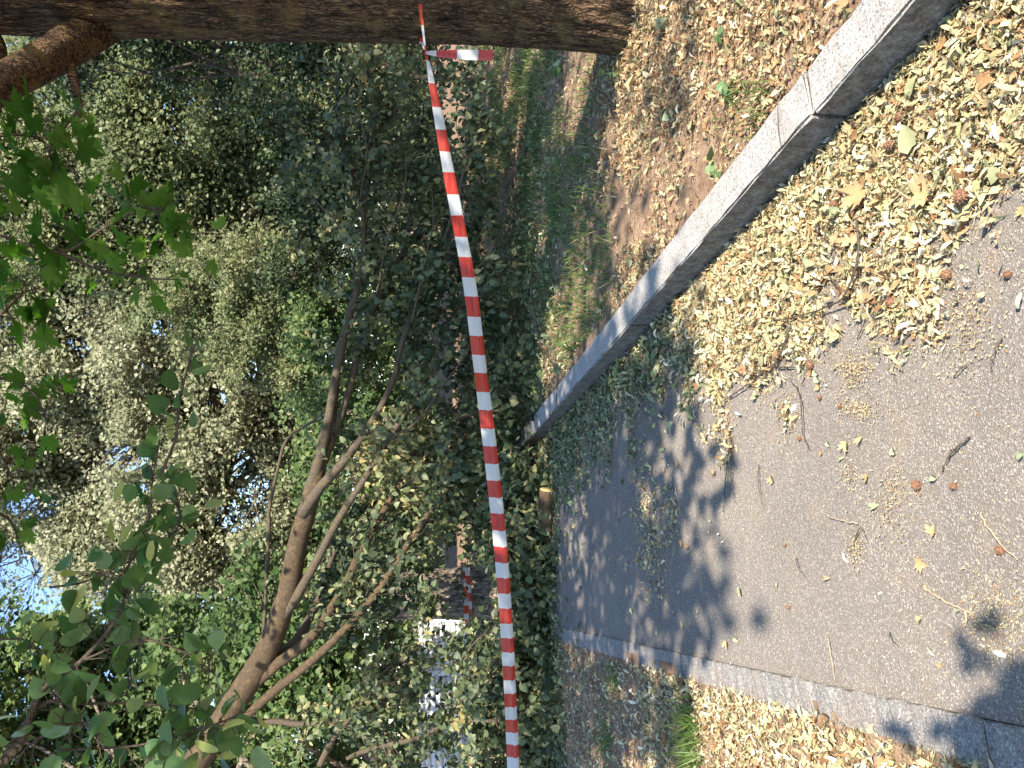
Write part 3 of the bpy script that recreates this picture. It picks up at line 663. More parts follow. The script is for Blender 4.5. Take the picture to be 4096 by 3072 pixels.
# two standing thin stems left of the limb
BR.append(fbranch([(1330, 1620, 9.0, 5), (1240, 1690, 9.2, 6), (1140, 1770, 9.2, 7), (1090, 1990, 9.2, 8), (1076, 2120, 9.2, 9), (1062, 2450, 9.2, 8), (1040, 2700, 9.2, 7)], mat='branch_bark'))
for rows in ([(1880, 640, 7.9, 5), (1800, 560, 7.8, 4), (1760, 420, 7.8, 3), (1745, 280, 7.8, 2)], [(1790, 1010, 7.75, 6), (1830, 860, 7.7, 5), (1850, 700, 7.7, 4), (1905, 560, 7.7, 2)], [(1500, 1200, 7.9, 6), (1540, 980, 7.8, 5), (1600, 800, 7.75, 4), (1610, 600, 7.75, 2)], [(1430, 1140, 7.9, 6), (1380, 960, 7.8, 5), (1300, 850, 7.8, 4), (1230, 780, 7.8, 2)], [(1650, 1290, 7.7, 6), (1700, 1080, 7.6, 5), (1735, 900, 7.6, 4), (1720, 740, 7.6, 2)], [(1560, 1760, 7.6, 6), (1690, 1660, 7.5, 5), (1800, 1500, 7.5, 4), (1880, 1380, 7.5, 2)], [(1440, 800, 7.9, 5), (1465, 600, 7.8, 4), (1430, 430, 7.8, 3), (1425, 170, 7.8, 2)], [(1850, 2640, 7.7, 5), (1960, 2520, 7.5, 5), (2080, 2470, 7.4, 4), (2160, 2420, 7.4, 2)]):
    BR.append(fbranch(rows, mat='branch_bark', seg=7, n=18))
# twigs and leaves
tw = MB(); lp = []; ld = []; lt_ = []
def add_twig(c, d, length, nl, r0=.006):
    tip = c + d * length + np.array([0, 0, -.15 * length])
    m = (c + tip) / 2 + rfl.normal(size=3) * .04 * length + np.array([0, 0, .05 * length])
    q = spline([c, m, tip], 6); tw.tube(q - FL, np.linspace(r0, .002, 6), 4, False)
    t = rfl.uniform(.15, 1.05, nl); p = q[np.minimum((t * 5).astype(int), 5)] + rfl.normal(size=(nl, 3)) * .055
    lp.append(p); ld.append(np.tile(d, (nl, 1))); lt_.append(np.full(nl, rfl.choice([-.30, -.12, 0, .08, .30, .46], p=[.18, .25, .25, .14, .12, .06])))
for bi, q in enumerate(BR[1:17]):
    nt_ = 46 if bi < 8 else 24
    for _ in range(nt_):
        u = rfl.beta(1.9, 1.0); c = q[int(u * (len(q) - 1)), :3]
        if c[2] < 0: c[2] = .1
        d = rfl.normal(size=3); d[2] -= .5; ax = q[min(int(u * 25) + 1, len(q) - 1), :3] - q[int(u * 24), :3]; ax /= np.linalg.norm(ax) + 1e-6
        d = d / np.linalg.norm(d) + ax * .7; d /= np.linalg.norm(d)
        if u < .45 and rfl.random() < .45: continue
        add_twig(c, d, rfl.uniform(.25, .75), int(rfl.integers(14, 34)))
# crown resting on the ground: pushed together in heaps
def heap(x0, x1, y0, y1, n, d0, d1, nl=(20, 40)):
    for _ in range(n):
        c = P(rfl.uniform(x0, x1), rfl.uniform(y0, y1), rfl.uniform(d0, d1))
        g = float(gz(c[0], c[1])); c[2] = max(c[2], g + .05)
        d = rfl.normal(size=3); d[2] = abs(d[2]) * .3; d /= np.linalg.norm(d); add_twig(c, d, rfl.uniform(.25, .6), int(rfl.integers(*nl)), .004)
heap(1480, 1960, 150, 700, 62, 8.6, 9.8)
heap(1620, 2010, 650, 1300, 66, 8.3, 9.6)
heap(1600, 2080, 1300, 1900, 84, 7.9, 9.4)
heap(1960, 2210, 1850, 2680, 130, 7.5, 8.6)
heap(1880, 2230, 2620, 3250, 120, 7.3, 8.6)
heap(1480, 1960, 2350, 3250, 90, 8.0, 9.6)
heap(1380, 1700, 1700, 2400, 60, 8.3, 9.6)
heap(1780, 1980, 1930, 2200, 26, 8.4, 9.6)
heap(1150, 1480, 480, 1000, 34, 8.4, 9.6)
link('twigs', tw.mesh('twigs', True), M['twig'], fallen)
lp = np.concatenate(lp); ld = np.concatenate(ld); lt_ = np.concatenate(lt_)
gl = gz(lp[:, 0], lp[:, 1]); lp[:, 2] = np.maximum(lp[:, 2], gl + .02 + rfl.random(len(lp)) * .05)
tint = np.clip(.42 + lt_ + .25 * (noise2(lp[:, 0] * 1.0, lp[:, 2] * 1.0, 1.6, 12) - .5) + rfl.normal(size=len(lp)) * .2, 0, 1)
x_, y_, d_ = proj_arr(lp); sunny = ((x_ - 1600) / 200) ** 2 + ((y_ - 1850) / 220) ** 2 < 1; tint = np.where(sunny, np.clip(tint + .4, 0, 1), tint)  # sun patch painted into the leaf tint
OPEN = [(1885, 2370, 130, 115), (1725, 2810, 60, 50), (1745, 2690, 45, 40), (1735, 2925, 35, 30), (1790, 3030, 55, 45), (1690, 2560, 30, 25)]
x_, y_, d_ = proj_arr(lp); cut = np.zeros(len(lp), bool)
for cx, cy, rx, ry in OPEN: cut |= ((x_ - cx) / rx) ** 2 + ((y_ - cy) / ry) ** 2 < 1
cut &= rfl.random(len(lp)) > .22; lp = lp[~cut]; ld = ld[~cut]; tint = tint[~cut]; d_ = d_[~cut]
FR = frames(len(lp), .5, rfl, ld + np.array([0, 0, -.6]), .55); sz = .072 * rfl.uniform(.6, 1.25, len(lp))
order = np.argsort(d_ + 3.0 * (rfl.random(len(lp)))); front = order[:280]; rest = order[280:]
print('fallen leaves', len(lp))
kind_b = rfl.random(len(rest)) < .14
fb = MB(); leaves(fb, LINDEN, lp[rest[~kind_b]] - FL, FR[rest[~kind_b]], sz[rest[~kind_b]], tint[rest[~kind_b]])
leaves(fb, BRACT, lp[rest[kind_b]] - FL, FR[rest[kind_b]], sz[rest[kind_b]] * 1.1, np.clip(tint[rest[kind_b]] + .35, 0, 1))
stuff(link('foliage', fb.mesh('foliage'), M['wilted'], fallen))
wv = []
for q in range(8):
    V = CURLED[0] * np.array([1.1, 1, .6]) if q % 2 else LINDEN[0].copy(); V[:, 2] += rfl.normal() * .15 * V[:, 0]
    wv.append(mesh_from('wilted_leaf', V, [LINDEN[1]], np.full(len(V), .1 + .85 * q / 7.0))); wv[-1].materials.append(M['wilted'])
for q in front: put_leaf(wv, lp[q], FR[q], sz[q] * 1.1, fallen, FL, rg=rfl)

# ================================================================== BARRIER TAPES
def ribbon(mb, C, W, wdir, tp, fold=.03, ndir=None):
    # C centres, W widths, wdir width direction per point, tp stripe coordinate
    C = np.asarray(C); n = len(C); W = np.asarray(W)
    us = np.array([-.5, -.25, .0, .18, .5]); off_ = np.array([0, .25, .35, 1.0, .1]) * fold
    t = np.gradient(C, axis=0); t /= np.linalg.norm(t, axis=1)[:, None]
    nn = np.cross(t, wdir); nn /= np.linalg.norm(nn, axis=1)[:, None]
    V = C[:, None, :] + W[:, None, None] * us[None, :, None] * wdir[:, None, :] + nn[:, None, :] * (off_[None, :, None] * W[:, None, None])
    i = np.arange(n - 1)[:, None] * 5; j = np.arange(4)[None, :]
    mb.add(V.reshape(-1, 3), np.stack([i + j, i + j + 1, i + 5 + j + 1, i + 5 + j], -1).reshape(-1, 4), None, np.repeat(tp, 5) + np.tile(us, n) * .0)
starts = np.array([180, 280, 372, 465, 555, 640, 725, 805, 885, 963, 1037, 1108, 1180, 1247, 1313, 1377, 1437, 1497, 1553, 1607, 1660]) * 1.8517
cen = np.array([(1704, 214, .010), (1715, 262, .022), (1727, 330, .036), (1750, 444, .054), (1787, 648, .066), (1833, 889, .074), (1880, 1148, .081), (1917, 1444, .086), (1954, 1741, .090), (1991, 2074, .092), (2015, 2352, .092), (2033, 2630, .092), (2046, 2889, .092), (2053, 3072, .092), (2057, 3300, .092), (2056, 3600, .092)])
kz = lambda y: 1 / np.interp(y, [214, 3072, 3600], [1 / 4.28, 1 / 5.8, 1 / 6.12])
q = spline(cen, 240); dd = kz(q[:, 1])
Cm = np.array([P(x, y, d) for (x, y, w), d in zip(q, dd)])
stripe = np.interp(q[:, 1], starts, np.arange(len(starts)).astype(float), left=0) + np.clip((q[:, 1] - starts[-1]) / 100, 0, None) + np.clip((q[:, 1] - starts[0]) / 185, None, 0)
knot = Cm[0].copy()
tape = thing('barrier_tape', (knot[0], knot[1], knot[2]), 'long red and white barrier tape knotted to the near trunk, stretched across the path', 'barrier tape')
wd = np.tile(np.array([0, 0, 1.0]), (240, 1)); tt = np.linspace(0, 1, 240)
tw_ = .9 * np.exp(-tt * 26); wd = np.stack([np.zeros(240), np.sin(tw_) * -1, np.cos(tw_)], -1)
wd[:, 1] += .16 * np.sin(tt * 23) + .10 * np.sin(tt * 61 + 1) + .05 * np.sin(tt * 140); wd /= np.linalg.norm(wd, axis=1)[:, None]
mb = MB(); ribbon(mb, Cm - knot, q[:, 2], -wd, stripe, .22); link('ribbon', mb.mesh('ribbon', True), M['tape'], tape)
# loop round the trunk
zt = P(1690, 60, 4.3)[2]; r_t = float(np.interp(zt, pts[:, 2], rad)) + .016
a0 = math.atan2(knot[1] - TY, knot[0] - TX)
an = np.linspace(a0 + .35, a0 + 2 * math.pi - .35, 90)
loop = np.stack([TX + r_t * np.cos(an), TY + r_t * np.sin(an), np.full(90, zt) + .012 * np.sin(an * 2)], -1)
loop = np.vstack([knot + np.array([.004, -.004, .002]), knot * .5 + loop[0] * .5, loop, knot * .5 + loop[-1] * .5, knot + np.array([.004, .004, -.002])])
wl = np.interp(np.arange(len(loop)), [0, 2, 10, 84, 92, len(loop) - 1], [.008, .018, .038, .038, .018, .008])
arc = np.concatenate([[0], np.cumsum(np.linalg.norm(np.diff(loop, axis=0), axis=1))])
mb = MB(); ribbon(mb, loop - knot, wl, np.tile(np.array([0, 0, -1.0]), (len(loop), 1)), arc / .25 + .35, .12); link('trunk_loop', mb.mesh('trunk_loop', True), M['tape'], tape)
# hanging tail
tl = spline([(*P(1704, 211, 4.27), .012), (*P(1720, 212, 4.25), .022), (*P(1780, 216, 4.24), .040), (*P(1860, 219, 4.23), .050), (*P(1971, 222, 4.22), .056)], 40)
st_t = np.interp(np.array([proj(v)[0] for v in tl[:, :3]]), [1704, 1745, 1828, 1912, 1995], [.76, 1.0, 1.515, 2.0, 2.515])
mb = MB(); ribbon(mb, tl[:, :3] - knot, tl[:, 3], np.tile(np.array([-1.0, .25, .04]) / 1.03, (40, 1)), st_t, .14); link('tail', mb.mesh('tail', True), M['tape'], tape)
kb = MB(); kb.tube(np.array([(0, 0, -.016), (.004, 0, -.008), (-.003, .003, .002), (.003, 0, .012)]), [.006, .011, .010, .005], 8, True, 2.1); link('knot', kb.mesh('knot', True), M['tape'], tape)
# second tape, far
pts2 = [(1868, 2268, 10.72), (1874, 2330, 10.74), (1880, 2400, 10.78), (1886, 2470, 10.85), (1890, 2560, 10.9), (1890, 2680, 11.0), (1888, 2860, 11.2), (1884, 3100, 11.5), (1882, 3400, 11.9)]
q2 = spline([P(*r) for r in pts2], 120); arc = np.concatenate([[0], np.cumsum(np.linalg.norm(np.diff(q2, axis=0), axis=1))])
k2 = q2[0].copy(); tape2 = thing('barrier_tape', k2, 'thin far barrier tape round the grey trunk, half hidden by leaves', 'barrier tape')
wid2 = np.interp(np.arange(120), [0, 25, 40, 119], [.075, .06, .035, .032])
mb = MB(); ribbon(mb, q2 - k2, wid2, np.tile(np.array([0, 0, -1.0]), (120, 1)), arc / .25 + .5, .1); link('ribbon', mb.mesh('ribbon', True), M['tape'], tape2)
an = np.linspace(-2.6, 1.5, 60); rz = .44; lp2 = np.stack([ft[0] + rz * np.cos(an), ft[1] + rz * np.sin(an), np.full(60, k2[2])], -1)
mb = MB(); ribbon(mb, lp2 - k2, np.full(60, .07), np.tile(np.array([0, 0, -1.0]), (60, 1)), np.linspace(0, 7, 60), .1); link('trunk_loop', mb.mesh('trunk_loop', True), M['tape'], tape2)

# small paper tag on the near trunk
c = P(556, 117, 4.36); mb = MB()
tg = thing('paper_tag', c, 'tiny white paper tag pinned high on the near trunk', 'tag')
n_ = np.array([c[0] - TX, c[1] - TY, 0]); n_ /= np.linalg.norm(n_); s_ = np.cross(n_, [0, 0, 1])
c2 = np.array([TX, TY, c[2]]) + n_ * (float(np.interp(c[2], pts[:, 2], rad)) + .014) - c
def quad(mb, c, a, b, th):
    V = [c + sa * a + sb * b + sn * n_ * th for sn in (0, 1) for sa, sb in ((-1, -1), (1, -1), (1, 1), (-1, 1))]
    mb.add(V, [(3, 2, 1, 0), (4, 5, 6, 7), (0, 1, 5, 4), (1, 2, 6, 5), (2, 3, 7, 6), (3, 0, 4, 7)])
quad(mb, c2, s_ * .016, np.array([0, 0, .008]), .002); link('label_sheet', mb.mesh('label_sheet'), M['paper'], tg)
for dz in (.022, .028):
    mb = MB(); quad(mb, c2 + np.array([0, 0, dz]), s_ * .028 + np.array([0, 0, .004]), np.array([0, 0, .0012]), .002); link('string', mb.mesh('string'), M['paper'], tg)

# ================================================================== WHITE FENCE FAR LEFT, LOG
fa = PY(1800, 2480, 16.0); fb_ = PY(1800, 3400, 14.2); fl = math.hypot(fb_[0] - fa[0], fb_[1] - fa[1]); ang = math.atan2(fb_[1] - fa[1], fb_[0] - fa[0])
fence = thing('fence', (fa[0], fa[1], .0), 'low white slatted fence seen through the leaves at the far left', 'fence'); fence.rotation_euler = (0, 0, ang)
npan = 4; pw = fl / npan
slat = MB(); slat.box((.06, -.012, 0), (pw - .06, .012, .106)); slm = slat.mesh('slat'); post = MB(); post.box((-.05, -.05, -.1), (.05, .05, 1.12)); pm = post.mesh('post')
for a in range(npan + 1): link('post', pm, M['white_paint'], fence, (a * pw, 0, 0))
for a in range(npan):
    for k in range(9): link('slat', slm, M['white_paint'], fence, (a * pw, 0, .08 + k * .112))
lg = G(2168, 2030, .12); log = thing('log', (lg[0], lg[1], -.03), 'short sawn log end lying among the fallen leaves at the path', 'log')
b = MB(); b.tube(spline([(-.22, .05, .10), (0, 0, .11), (.18, -.03, .10)], 8), np.array([.085, .08, .08, .078, .078, .076, .078, .08]), 14, False); link('bark', b.mesh('bark', True), M['limb_bark'], log)
b = MB(); b.tube([(.175, -.03, .10), (.186, -.032, .10)], [.077, .075], 14); link('cut_face', b.mesh('cut_face'), M['wood_end'], log)

# ================================================================== LEAF LITTER (nobody could count it)
rl = np.random.default_rng(91)
LW = ([-3, 1.0, 1.6, 2.2, 3.0, 3.6, 4.4, 5.2, 6.0, 6.8, 7.6, 8.4, 12], [.74, .70, .64, .58, .68, .48, .36, .44, .56, .66, 1.1, 2.0, 2.0])
def mask_right_strip(s, l):
    w = np.interp(l, *LW) * (1 + .5 * (noise2(s * 0 + l, s * 0, 1.7, 21) - .5)); t = (KERB_S - s) / w
    n = noise2(s, l, 5.0, 22) * .6 + noise2(s, l, 13.0, 23) * .4
    return np.clip(1.55 - t * 1.15 + (n - .5) * 1.6, 0, 1) ** 1.3
def sample(n, s0, s1, l0, l1, f):
    s = rl.uniform(s0, s1, n); l = rl.uniform(l0, l1, n); k = rl.random(n) < f(s, l); s = s[k]; l = l[k]; x, y = xy(s, l); return s, l, x, y
def litter_batch(mb, x, y, zb, kinds, stack, tint_mu=None, scale=1.0):
    n = len(x); z = zb + rl.random(n) ** 1.5 * stack
    pos = np.stack([x, y, z], -1); k = rl.choice(len(kinds), n, p=[q[3] for q in kinds])
    for i_, (tpl, lo, hi, pr, t0, t1, wid) in enumerate(kinds):
        m = k == i_; c = int(m.sum())
        if not c: continue
        leaves(mb, tpl, pos[m], frames(c, 1.5, rl), rl.uniform(lo, hi, c) * scale, rl.uniform(t0, t1, c), wid)
rt_ = np.random.default_rng(123); CR = []
for q in range(5):
    m_ = 7; a_ = np.sort(rt_.uniform(0, 6.283, m_)); r_ = rt_.uniform(.22, .62, m_) * (1 + .5 * np.abs(np.sin(a_)))
    v_ = np.vstack([[0, .5, .0], np.stack([np.cos(a_) * r_ * .75, .5 + np.sin(a_) * r_, rt_.normal(size=m_) * .15 + .12], -1)])
    CR.append((v_, np.array([(0, i, i % m_ + 1) for i in range(1, m_ + 1)])))
CRUSH = (CURLED[0] * np.array([.85, 1, .95]) + np.array([0, 0, .06]) * np.sin(CURLED[0][:, 1:2] * 7), CURLED[1])
NEAR = [(BRACT, .018, .055, .09, .40, 1.0, .8), (CRUSH, .012, .034, .06, .2, 1.0, 1.0), (CR[0], .010, .045, .09, .0, 1.0, 1.0), (CR[1], .008, .032, .09, .1, 1.0, 1.0), (CR[2], .008, .040, .08, .0, .9, .6), (CR[3], .008, .028, .07, .2, 1.0, 1.0), (CR[4], .012, .055, .04, .1, .9, .7), (DIAMOND, .004, .014, .26, .0, .95, .6), (STALK, .02, .08, .10, .0, .7, .7), (CURLMAPLE, .02, .05, .02, .0, .4, 1.0), (DIAMOND, .010, .040, .10, .2, 1.0, .2)]
FAR = [(BRACT, .02, .052, .08, .40, 1.0, 1.0), (CR[0], .012, .036, .11, .0, 1.0, .8), (CR[3], .010, .036, .11, .0, 1.0, .8), (DIAMOND, .008, .02, .40, .0, .95, .6), (DIAMOND, .012, .04, .30, .1, 1.0, .3)]
CRUMB = [(DIAMOND, .004, .012, .7, .0, .6, .6), (DIAMOND, .006, .018, .3, .2, .9, .25)]
def build_litter(name, label, batches, mat):
    mb = MB()
    for x, y, zb, kinds, stack, sc in batches: litter_batch(mb, x, y, zb, kinds, stack, None, sc)
    print(name, mb.n); o = link(name, mb.mesh(name), M[mat]); stuff(o); return tag(o, label, 'leaf litter')
B = []
s, l, x, y = sample(74000, .3, KERB_S, .6, 3.8, mask_right_strip); pile = .018 * np.clip(1 - (KERB_S - s) / .45, 0, 1)
B.append((x, y, pile * .9 + .004, NEAR, .02, 1.0))
s, l, x, y = sample(38000, -.2, KERB_S, 3.8, 9.5, mask_right_strip); pile = .018 * np.clip(1 - (KERB_S - s) / .45, 0, 1)
B.append((x, y, pile * .9 + .004, FAR, .02, 1.15))
s, l, x, y = sample(60000, .2, KERB_S, .7, 5.0, lambda s, l: np.clip(mask_right_strip(s + .06, l) + .02, 0, 1)); B.append((x, y, .003 + 0 * x, CRUMB, .006, 1.0))
# small heaps lying free on the asphalt
for cx, cy, rx, ry, n, py_ in ((3425, 1480, .030, .05, 420, 1), (3440, 1640, .02, .06, 300, 1), (3990, 2480, .07, .07, 700, 1), (3150, 1660, .05, .04, 200, 1), (3750, 1330, .03, .02, 40, 0), (2603, 2120, .22, .16, 900, 0), (2690, 2060, .10, .08, 240, 0), (3560, 1180, .12, .06, 420, 0), (3700, 1180, .08, .06, 420, 0), (2230, 1980, .2, .3, 260, 0), (3400, 1900, .03, .03, 120, 1), (3430, 2190, .04, .03, 220, 1), (3600, 1950, .03, .05, 160, 1), (3560, 2060, .06, .05, 240, 1), (3870, 1300, .07, .06, 500, 1)):
    c = G(cx, cy); B.append((c[0] + rl.normal(size=n) * rx, c[1] + rl.normal(size=n) * ry, np.full(n, .004), CRUMB if py_ else NEAR, .010, .9))
build_litter('leaf_litter', 'dry pale leaf litter drifted against the raised kerb on the asphalt', B, 'litter')
B = []
f_left = lambda s, l: np.clip(.9 - .35 * (noise2(s, l, 2.0, 31) > .62), 0, 1) * np.clip((EDGE_S + .03 - s) / .05, 0, 1)
s, l, x, y = sample(38000, -2.1, EDGE_S + .02, 1.5, 5.0, f_left); B.append((x, y, gz(x, y) + .004, NEAR, .02, 1.0))
s, l, x, y = sample(18000, -3.2, EDGE_S + .02, 5.0, 10.5, f_left); B.append((x, y, gz(x, y) + .004, FAR, .02, 1.3))
build_litter('leaf_litter', 'leaf litter and straw beyond the flush edging stones on the left', B, 'litter')
B = []
def f_right(s, l):
    n = noise2(s, l, 1.4, 33) * .6 + noise2(s, l, 4.0, 34) * .4
    bare = np.exp(-((s - 2.15 - .12 * (l - 4)) / .32) ** 2) * np.clip((l - 2.6) / .6, 0, 1) * np.clip((6.6 - l) / 1.0, 0, 1)
    return np.clip(.72 + (n - .5) * 1.6 - .52 * bare, .04, 1) * np.clip((s - 1.67) / .03, 0, 1)
s, l, x, y = sample(46000, 1.66, 3.7, .8, 4.5, f_right); B.append((x, y, gz(x, y) + .004, NEAR, .018, 1.0))
s, l, x, y = sample(46000, 1.66, 6.5, 4.5, 12.0, f_right); B.append((x, y, gz(x, y) + .004, FAR, .02, 1.3))
n = 2600; a_ = rl.uniform(0, 6.283, n); r_ = .27 + np.abs(rl.normal(size=n)) * .16; x = TX + np.cos(a_) * r_; y = TY + np.sin(a_) * r_
B.append((x, y, gz(x, y) + .004 + 0 * r_, NEAR, .018, 1.0))
build_litter('leaf_litter', 'brown leaf litter over bare soil on the raised bank round the trunk', B, 'bank_litter')
B = []
GREEN = [(BRACT, .04, .075, .2, .4, 1.0, 1.0), (LINDEN, .035, .06, .4, .0, .7, 1.0), (CURLED, .03, .055, .3, .0, .9, 1.0), (DIAMOND, .02, .04, .1, .2, 1.0, .7)]
f_far = lambda s, l: np.clip((l - 5.6 + .9 * (noise2(s, l, 2.2, 41) - .5)) / 2.0, 0, 1) * np.clip(.25 + 1.3 * noise2(s, l, 2.6, 42) - .25 * (l < 7.2) * (s < .9), 0, 1) * ((s < KERB_S) | (s > 1.67)) * np.where((s < .75) & (l < 7.4), .12, 1)
s, l, x, y = sample(7000, -3.5, 3.5, 9.6, 17.0, lambda s, l: .8 + 0 * s); B.append((x, y, np.maximum(gz(x, y), .03) + .01, GREEN, .05, 1.6))
s, l, x, y = sample(16000, -2.5, 4.5, 5.0, 10.0, f_far); B.append((x, y, np.where((s > EDGE_S) & (s < KERB_S), 0, gz(x, y)) + .01, GREEN, .05, 1.1))
f_mid = lambda s, l: np.clip(1.2 - (KERB_S - s) / .75, 0, 1) * np.clip((l - 3.2) / 1.2, 0, 1) * np.clip(2.0 * noise2(s, l, 3.0, 43) - .35, 0, 1)
s, l, x, y = sample(5000, .4, KERB_S, 3.2, 7.5, f_mid); B.append((x, y, .02 + 0 * x, GREEN, .03, .95))
build_litter('leaf_litter', 'freshly shed green leaves spread under the fallen limb', B, 'green_litter')
# chaff: bud scales and grit over the open asphalt
n = 9000; s = rl.uniform(-.4, 1.4, n); l = rl.uniform(.8, 6.5, n); k = rl.random(n) < np.clip(noise2(s, l, 3.5, 51) * 2.2 - .65, .06, 1); s = s[k]; l = l[k]; x, y = xy(s, l)
mb = MB(); m = len(x); leaves(mb, DIAMOND, np.stack([x, y, np.full(m, .004)], -1), frames(m, 2.5, rl), rl.uniform(.004, .011, m), rl.uniform(.1, 1, m), .6)
o = link('chaff', mb.mesh('chaff'), M['litter']); stuff(o); tag(o, 'fine straw coloured chaff and bud scales on the asphalt', 'chaff')

# single leaves lying on the path
fv = []
for q in range(10):
    tpl = (LINDEN, CURLED, BRACT, CURLMAPLE, BRACT)[q % 5]; V = tpl[0].copy(); V[:, 2] -= V[:, 2].min() * .8; V[:, 2] += rl.normal() * .1 * V[:, 0]
    t = (.1, .35, .9, .2, 1.0, .65, .8, .95, .3, .7)[q]; fv.append(mesh_from('fallen_leaf', V, [tpl[1]], np.full(len(V), t))); fv[-1].materials.append(M['fallen'])
LOOK = ('orange brown heart shaped leaf', 'tan curled leaf', 'cream bract', 'reddish brown maple leaf', 'white curled bract', 'green heart shaped leaf', 'pale curled leaf', 'cream bleached bract', 'brown maple leaf', 'olive green bract')
def zone(l): return 'nearest the camera' if l < 1.9 else ('past the kerb joint' if l < 2.9 else ('half way to the shade' if l < 4.0 else 'at the shade edge'))
def fallen_leaf(pos, size, mi, label, group):
    o = bpy.data.objects.new('fallen_leaf', fv[mi]); COL.objects.link(o); a = rl.uniform(0, 6.28)
    o.location = pos; o.scale = (size,) * 3; o.rotation_euler = (rl.normal() * .15, rl.normal() * .15, a); return tag(o, label, 'leaf', group)
for q in range(95):
    s = rl.uniform(-.35, 1.0); l = rl.uniform(.95, 5.6); x, y = xy(s, l)
    mi = int(rl.integers(10)); side = 'left' if s < .3 else 'right'
    fallen_leaf((x, y, .006), rl.uniform(.018, .042), mi, f'small {LOOK[mi]} alone on the {side} asphalt, {zone(l)}', 'single leaves scattered on the asphalt')
for q in range(150):
    s = KERB_S - rl.beta(1.1, 1.8) * .8 - .03; l = rl.uniform(.9, 4.2); x, y = xy(s, l); pile = .016 * max(0, 1 - (KERB_S - s) / .45)
    mi = int(rl.choice([0, 2, 4, 1, 5, 7, 9, 2, 4, 6])); side = 'close against the kerb' if KERB_S - s < .3 else 'on the outer litter'
    fallen_leaf((x, y, .024 + pile), rl.uniform(.035, .062), mi, f'large {LOOK[mi]} {side}, {zone(l)}', 'large leaves on the kerb litter')
for q in range(45):
    s = 1.72 + rl.random() * 1.3; l = rl.uniform(1.6, 5.5); x, y = xy(s, l)
    mi = int(rl.integers(10)); side = 'beside the kerb' if s < 2.2 else 'beside the trunk'
    fallen_leaf((x, y, float(gz(x, y)) + .022), rl.uniform(.045, .08), mi, f'large {LOOK[mi]} on bank {side}, {zone(l)}', 'large leaves on the bank')
for (px, py, size, mi, lab) in ((3700, 590, .085, 5, 'single fresh green leaf half buried in the pale litter by the kerb'), (3490, 760, .085, 3, 'orange brown leaf on the kerb litter beside the curved stick'), (3700, 780, .09, 8, 'tan maple leaf on the kerb litter below the green leaf'), (3400, 2250, .035, 4, 'bright white bract on the bare asphalt beside a tuft of chaff'), (3975, 2600, .05, 4, 'white torn bract on the asphalt beside the yellow chaff patch'), (2965, 2350, .05, 5, 'green cluster leaf on sunlit asphalt near the left edging')):
    c = G(px, py); fallen_leaf((c[0], c[1], .03 if py < 1000 else .006), size, mi, lab, None)

# ================================================================== TWIGS, SEED BALLS
def twig(name, rows, r0, mat, label, side=(), z=.008, group=None):
    p = [G(x, y, z) for x, y in rows]; o0 = p[0].copy(); o0[2] = 0
    root = thing(name, o0, label, 'twig', group); q = spline(np.array(p), max(8, len(p) * 5)); q[:, 2] = z + np.abs(np.sin(np.linspace(0, 3.1, len(q)))) * .010 + rl.random(len(q)) * .002
    q[1:-1, :2] += rl.normal(size=(len(q) - 2, 2)) * .0018
    b = MB(); b.tube(q - o0, np.linspace(r0, r0 * .45, len(q)) * .72 * (1 + .25 * (rl.random(len(q)) - .5)), 7); link('stem', b.mesh('stem', True), M[mat], root)
    for sx in side:
        p = np.array([G(x, y, z + .004) for x, y in sx]); b = MB(); b.tube(spline(p, 8) - o0, np.linspace(r0 * .6, r0 * .25, 8), 5); link('side_shoot', b.mesh('side_shoot', True), M[mat], root)
twig('stick', [(3368, 741), (3405, 796), (3436, 877), (3444, 1024), (3418, 1117), (3381, 1191), (3331, 1222), (3195, 1265), (3090, 1285)], .0075, 'twig', 'long curved dark stick lying over the pale kerb litter', [[(3381, 1191), (3330, 1120), (3290, 1070)]], .03)
twig('stick', [(3171, 1259), (3165, 1320), (3121, 1431), (3072, 1505), (3036, 1543), (2998, 1536), (2937, 1580), (2863, 1617)], .008, 'twig', 'forked knobbly stick at the edge of the litter and shade', [[(2998, 1536), (2970, 1500), (2920, 1480), (2860, 1470)], [(3000, 1545), (3060, 1480), (3110, 1450)], [(3107, 1470), (3150, 1468), (3190, 1470)]], .014)
twig('twig', [(3615, 1036), (3584, 1154), (3529, 1222), (3467, 1296), (3430, 1357)], .005, 'twig', 'straight dark twig pointing from the litter to open asphalt')
twig('twig', [(3624, 1061), (3621, 1191)], .004, 'twig', 'short dark twig beside the largest seed ball')
twig('twig', [(3205, 1289), (3202, 1370), (3217, 1475)], .004, 'twig', 'short thin twig between the forked stick and a seed ball')
twig('twig', [(3189, 1549), (3214, 1610), (3220, 1734), (3239, 1802)], .004, 'twig', 'wavy dark twig with pale bracts on the asphalt', [[(3189, 1549), (3160, 1520), (3170, 1490)]])
twig('twig', [(3881, 1746), (3813, 1820), (3770, 1888)], .004, 'twig', 'dark twig with white leaves near the lower middle of the asphalt', [[(3830, 1800), (3805, 1800), (3795, 1840)]])
twig('twig', [(2925, 1746), (2918, 1857), (2894, 2048)], .005, 'twig', 'longer of two parallel thin stems at the shadow edge')
twig('twig', [(2933, 1765), (2933, 1919), (2942, 2012)], .004, 'twig', 'shorter of two parallel thin stems at the shadow edge')
twig('twig', [(3036, 1857), (3051, 2024)], .003, 'twig', 'hair thin straight stem on sunlit asphalt beside the parallel stems')
twig('stick', [(3689, 2341), (3782, 2397), (3893, 2455)], .006, 'tan_twig', 'tan split stick on the asphalt near the left edging', [[(3860, 2440), (3865, 2475), (3858, 2510)]])
twig('twig', [(3313, 2548), (3331, 2604), (3344, 2730)], .003, 'tan_twig', 'pale straw stem reaching to the edging stones')
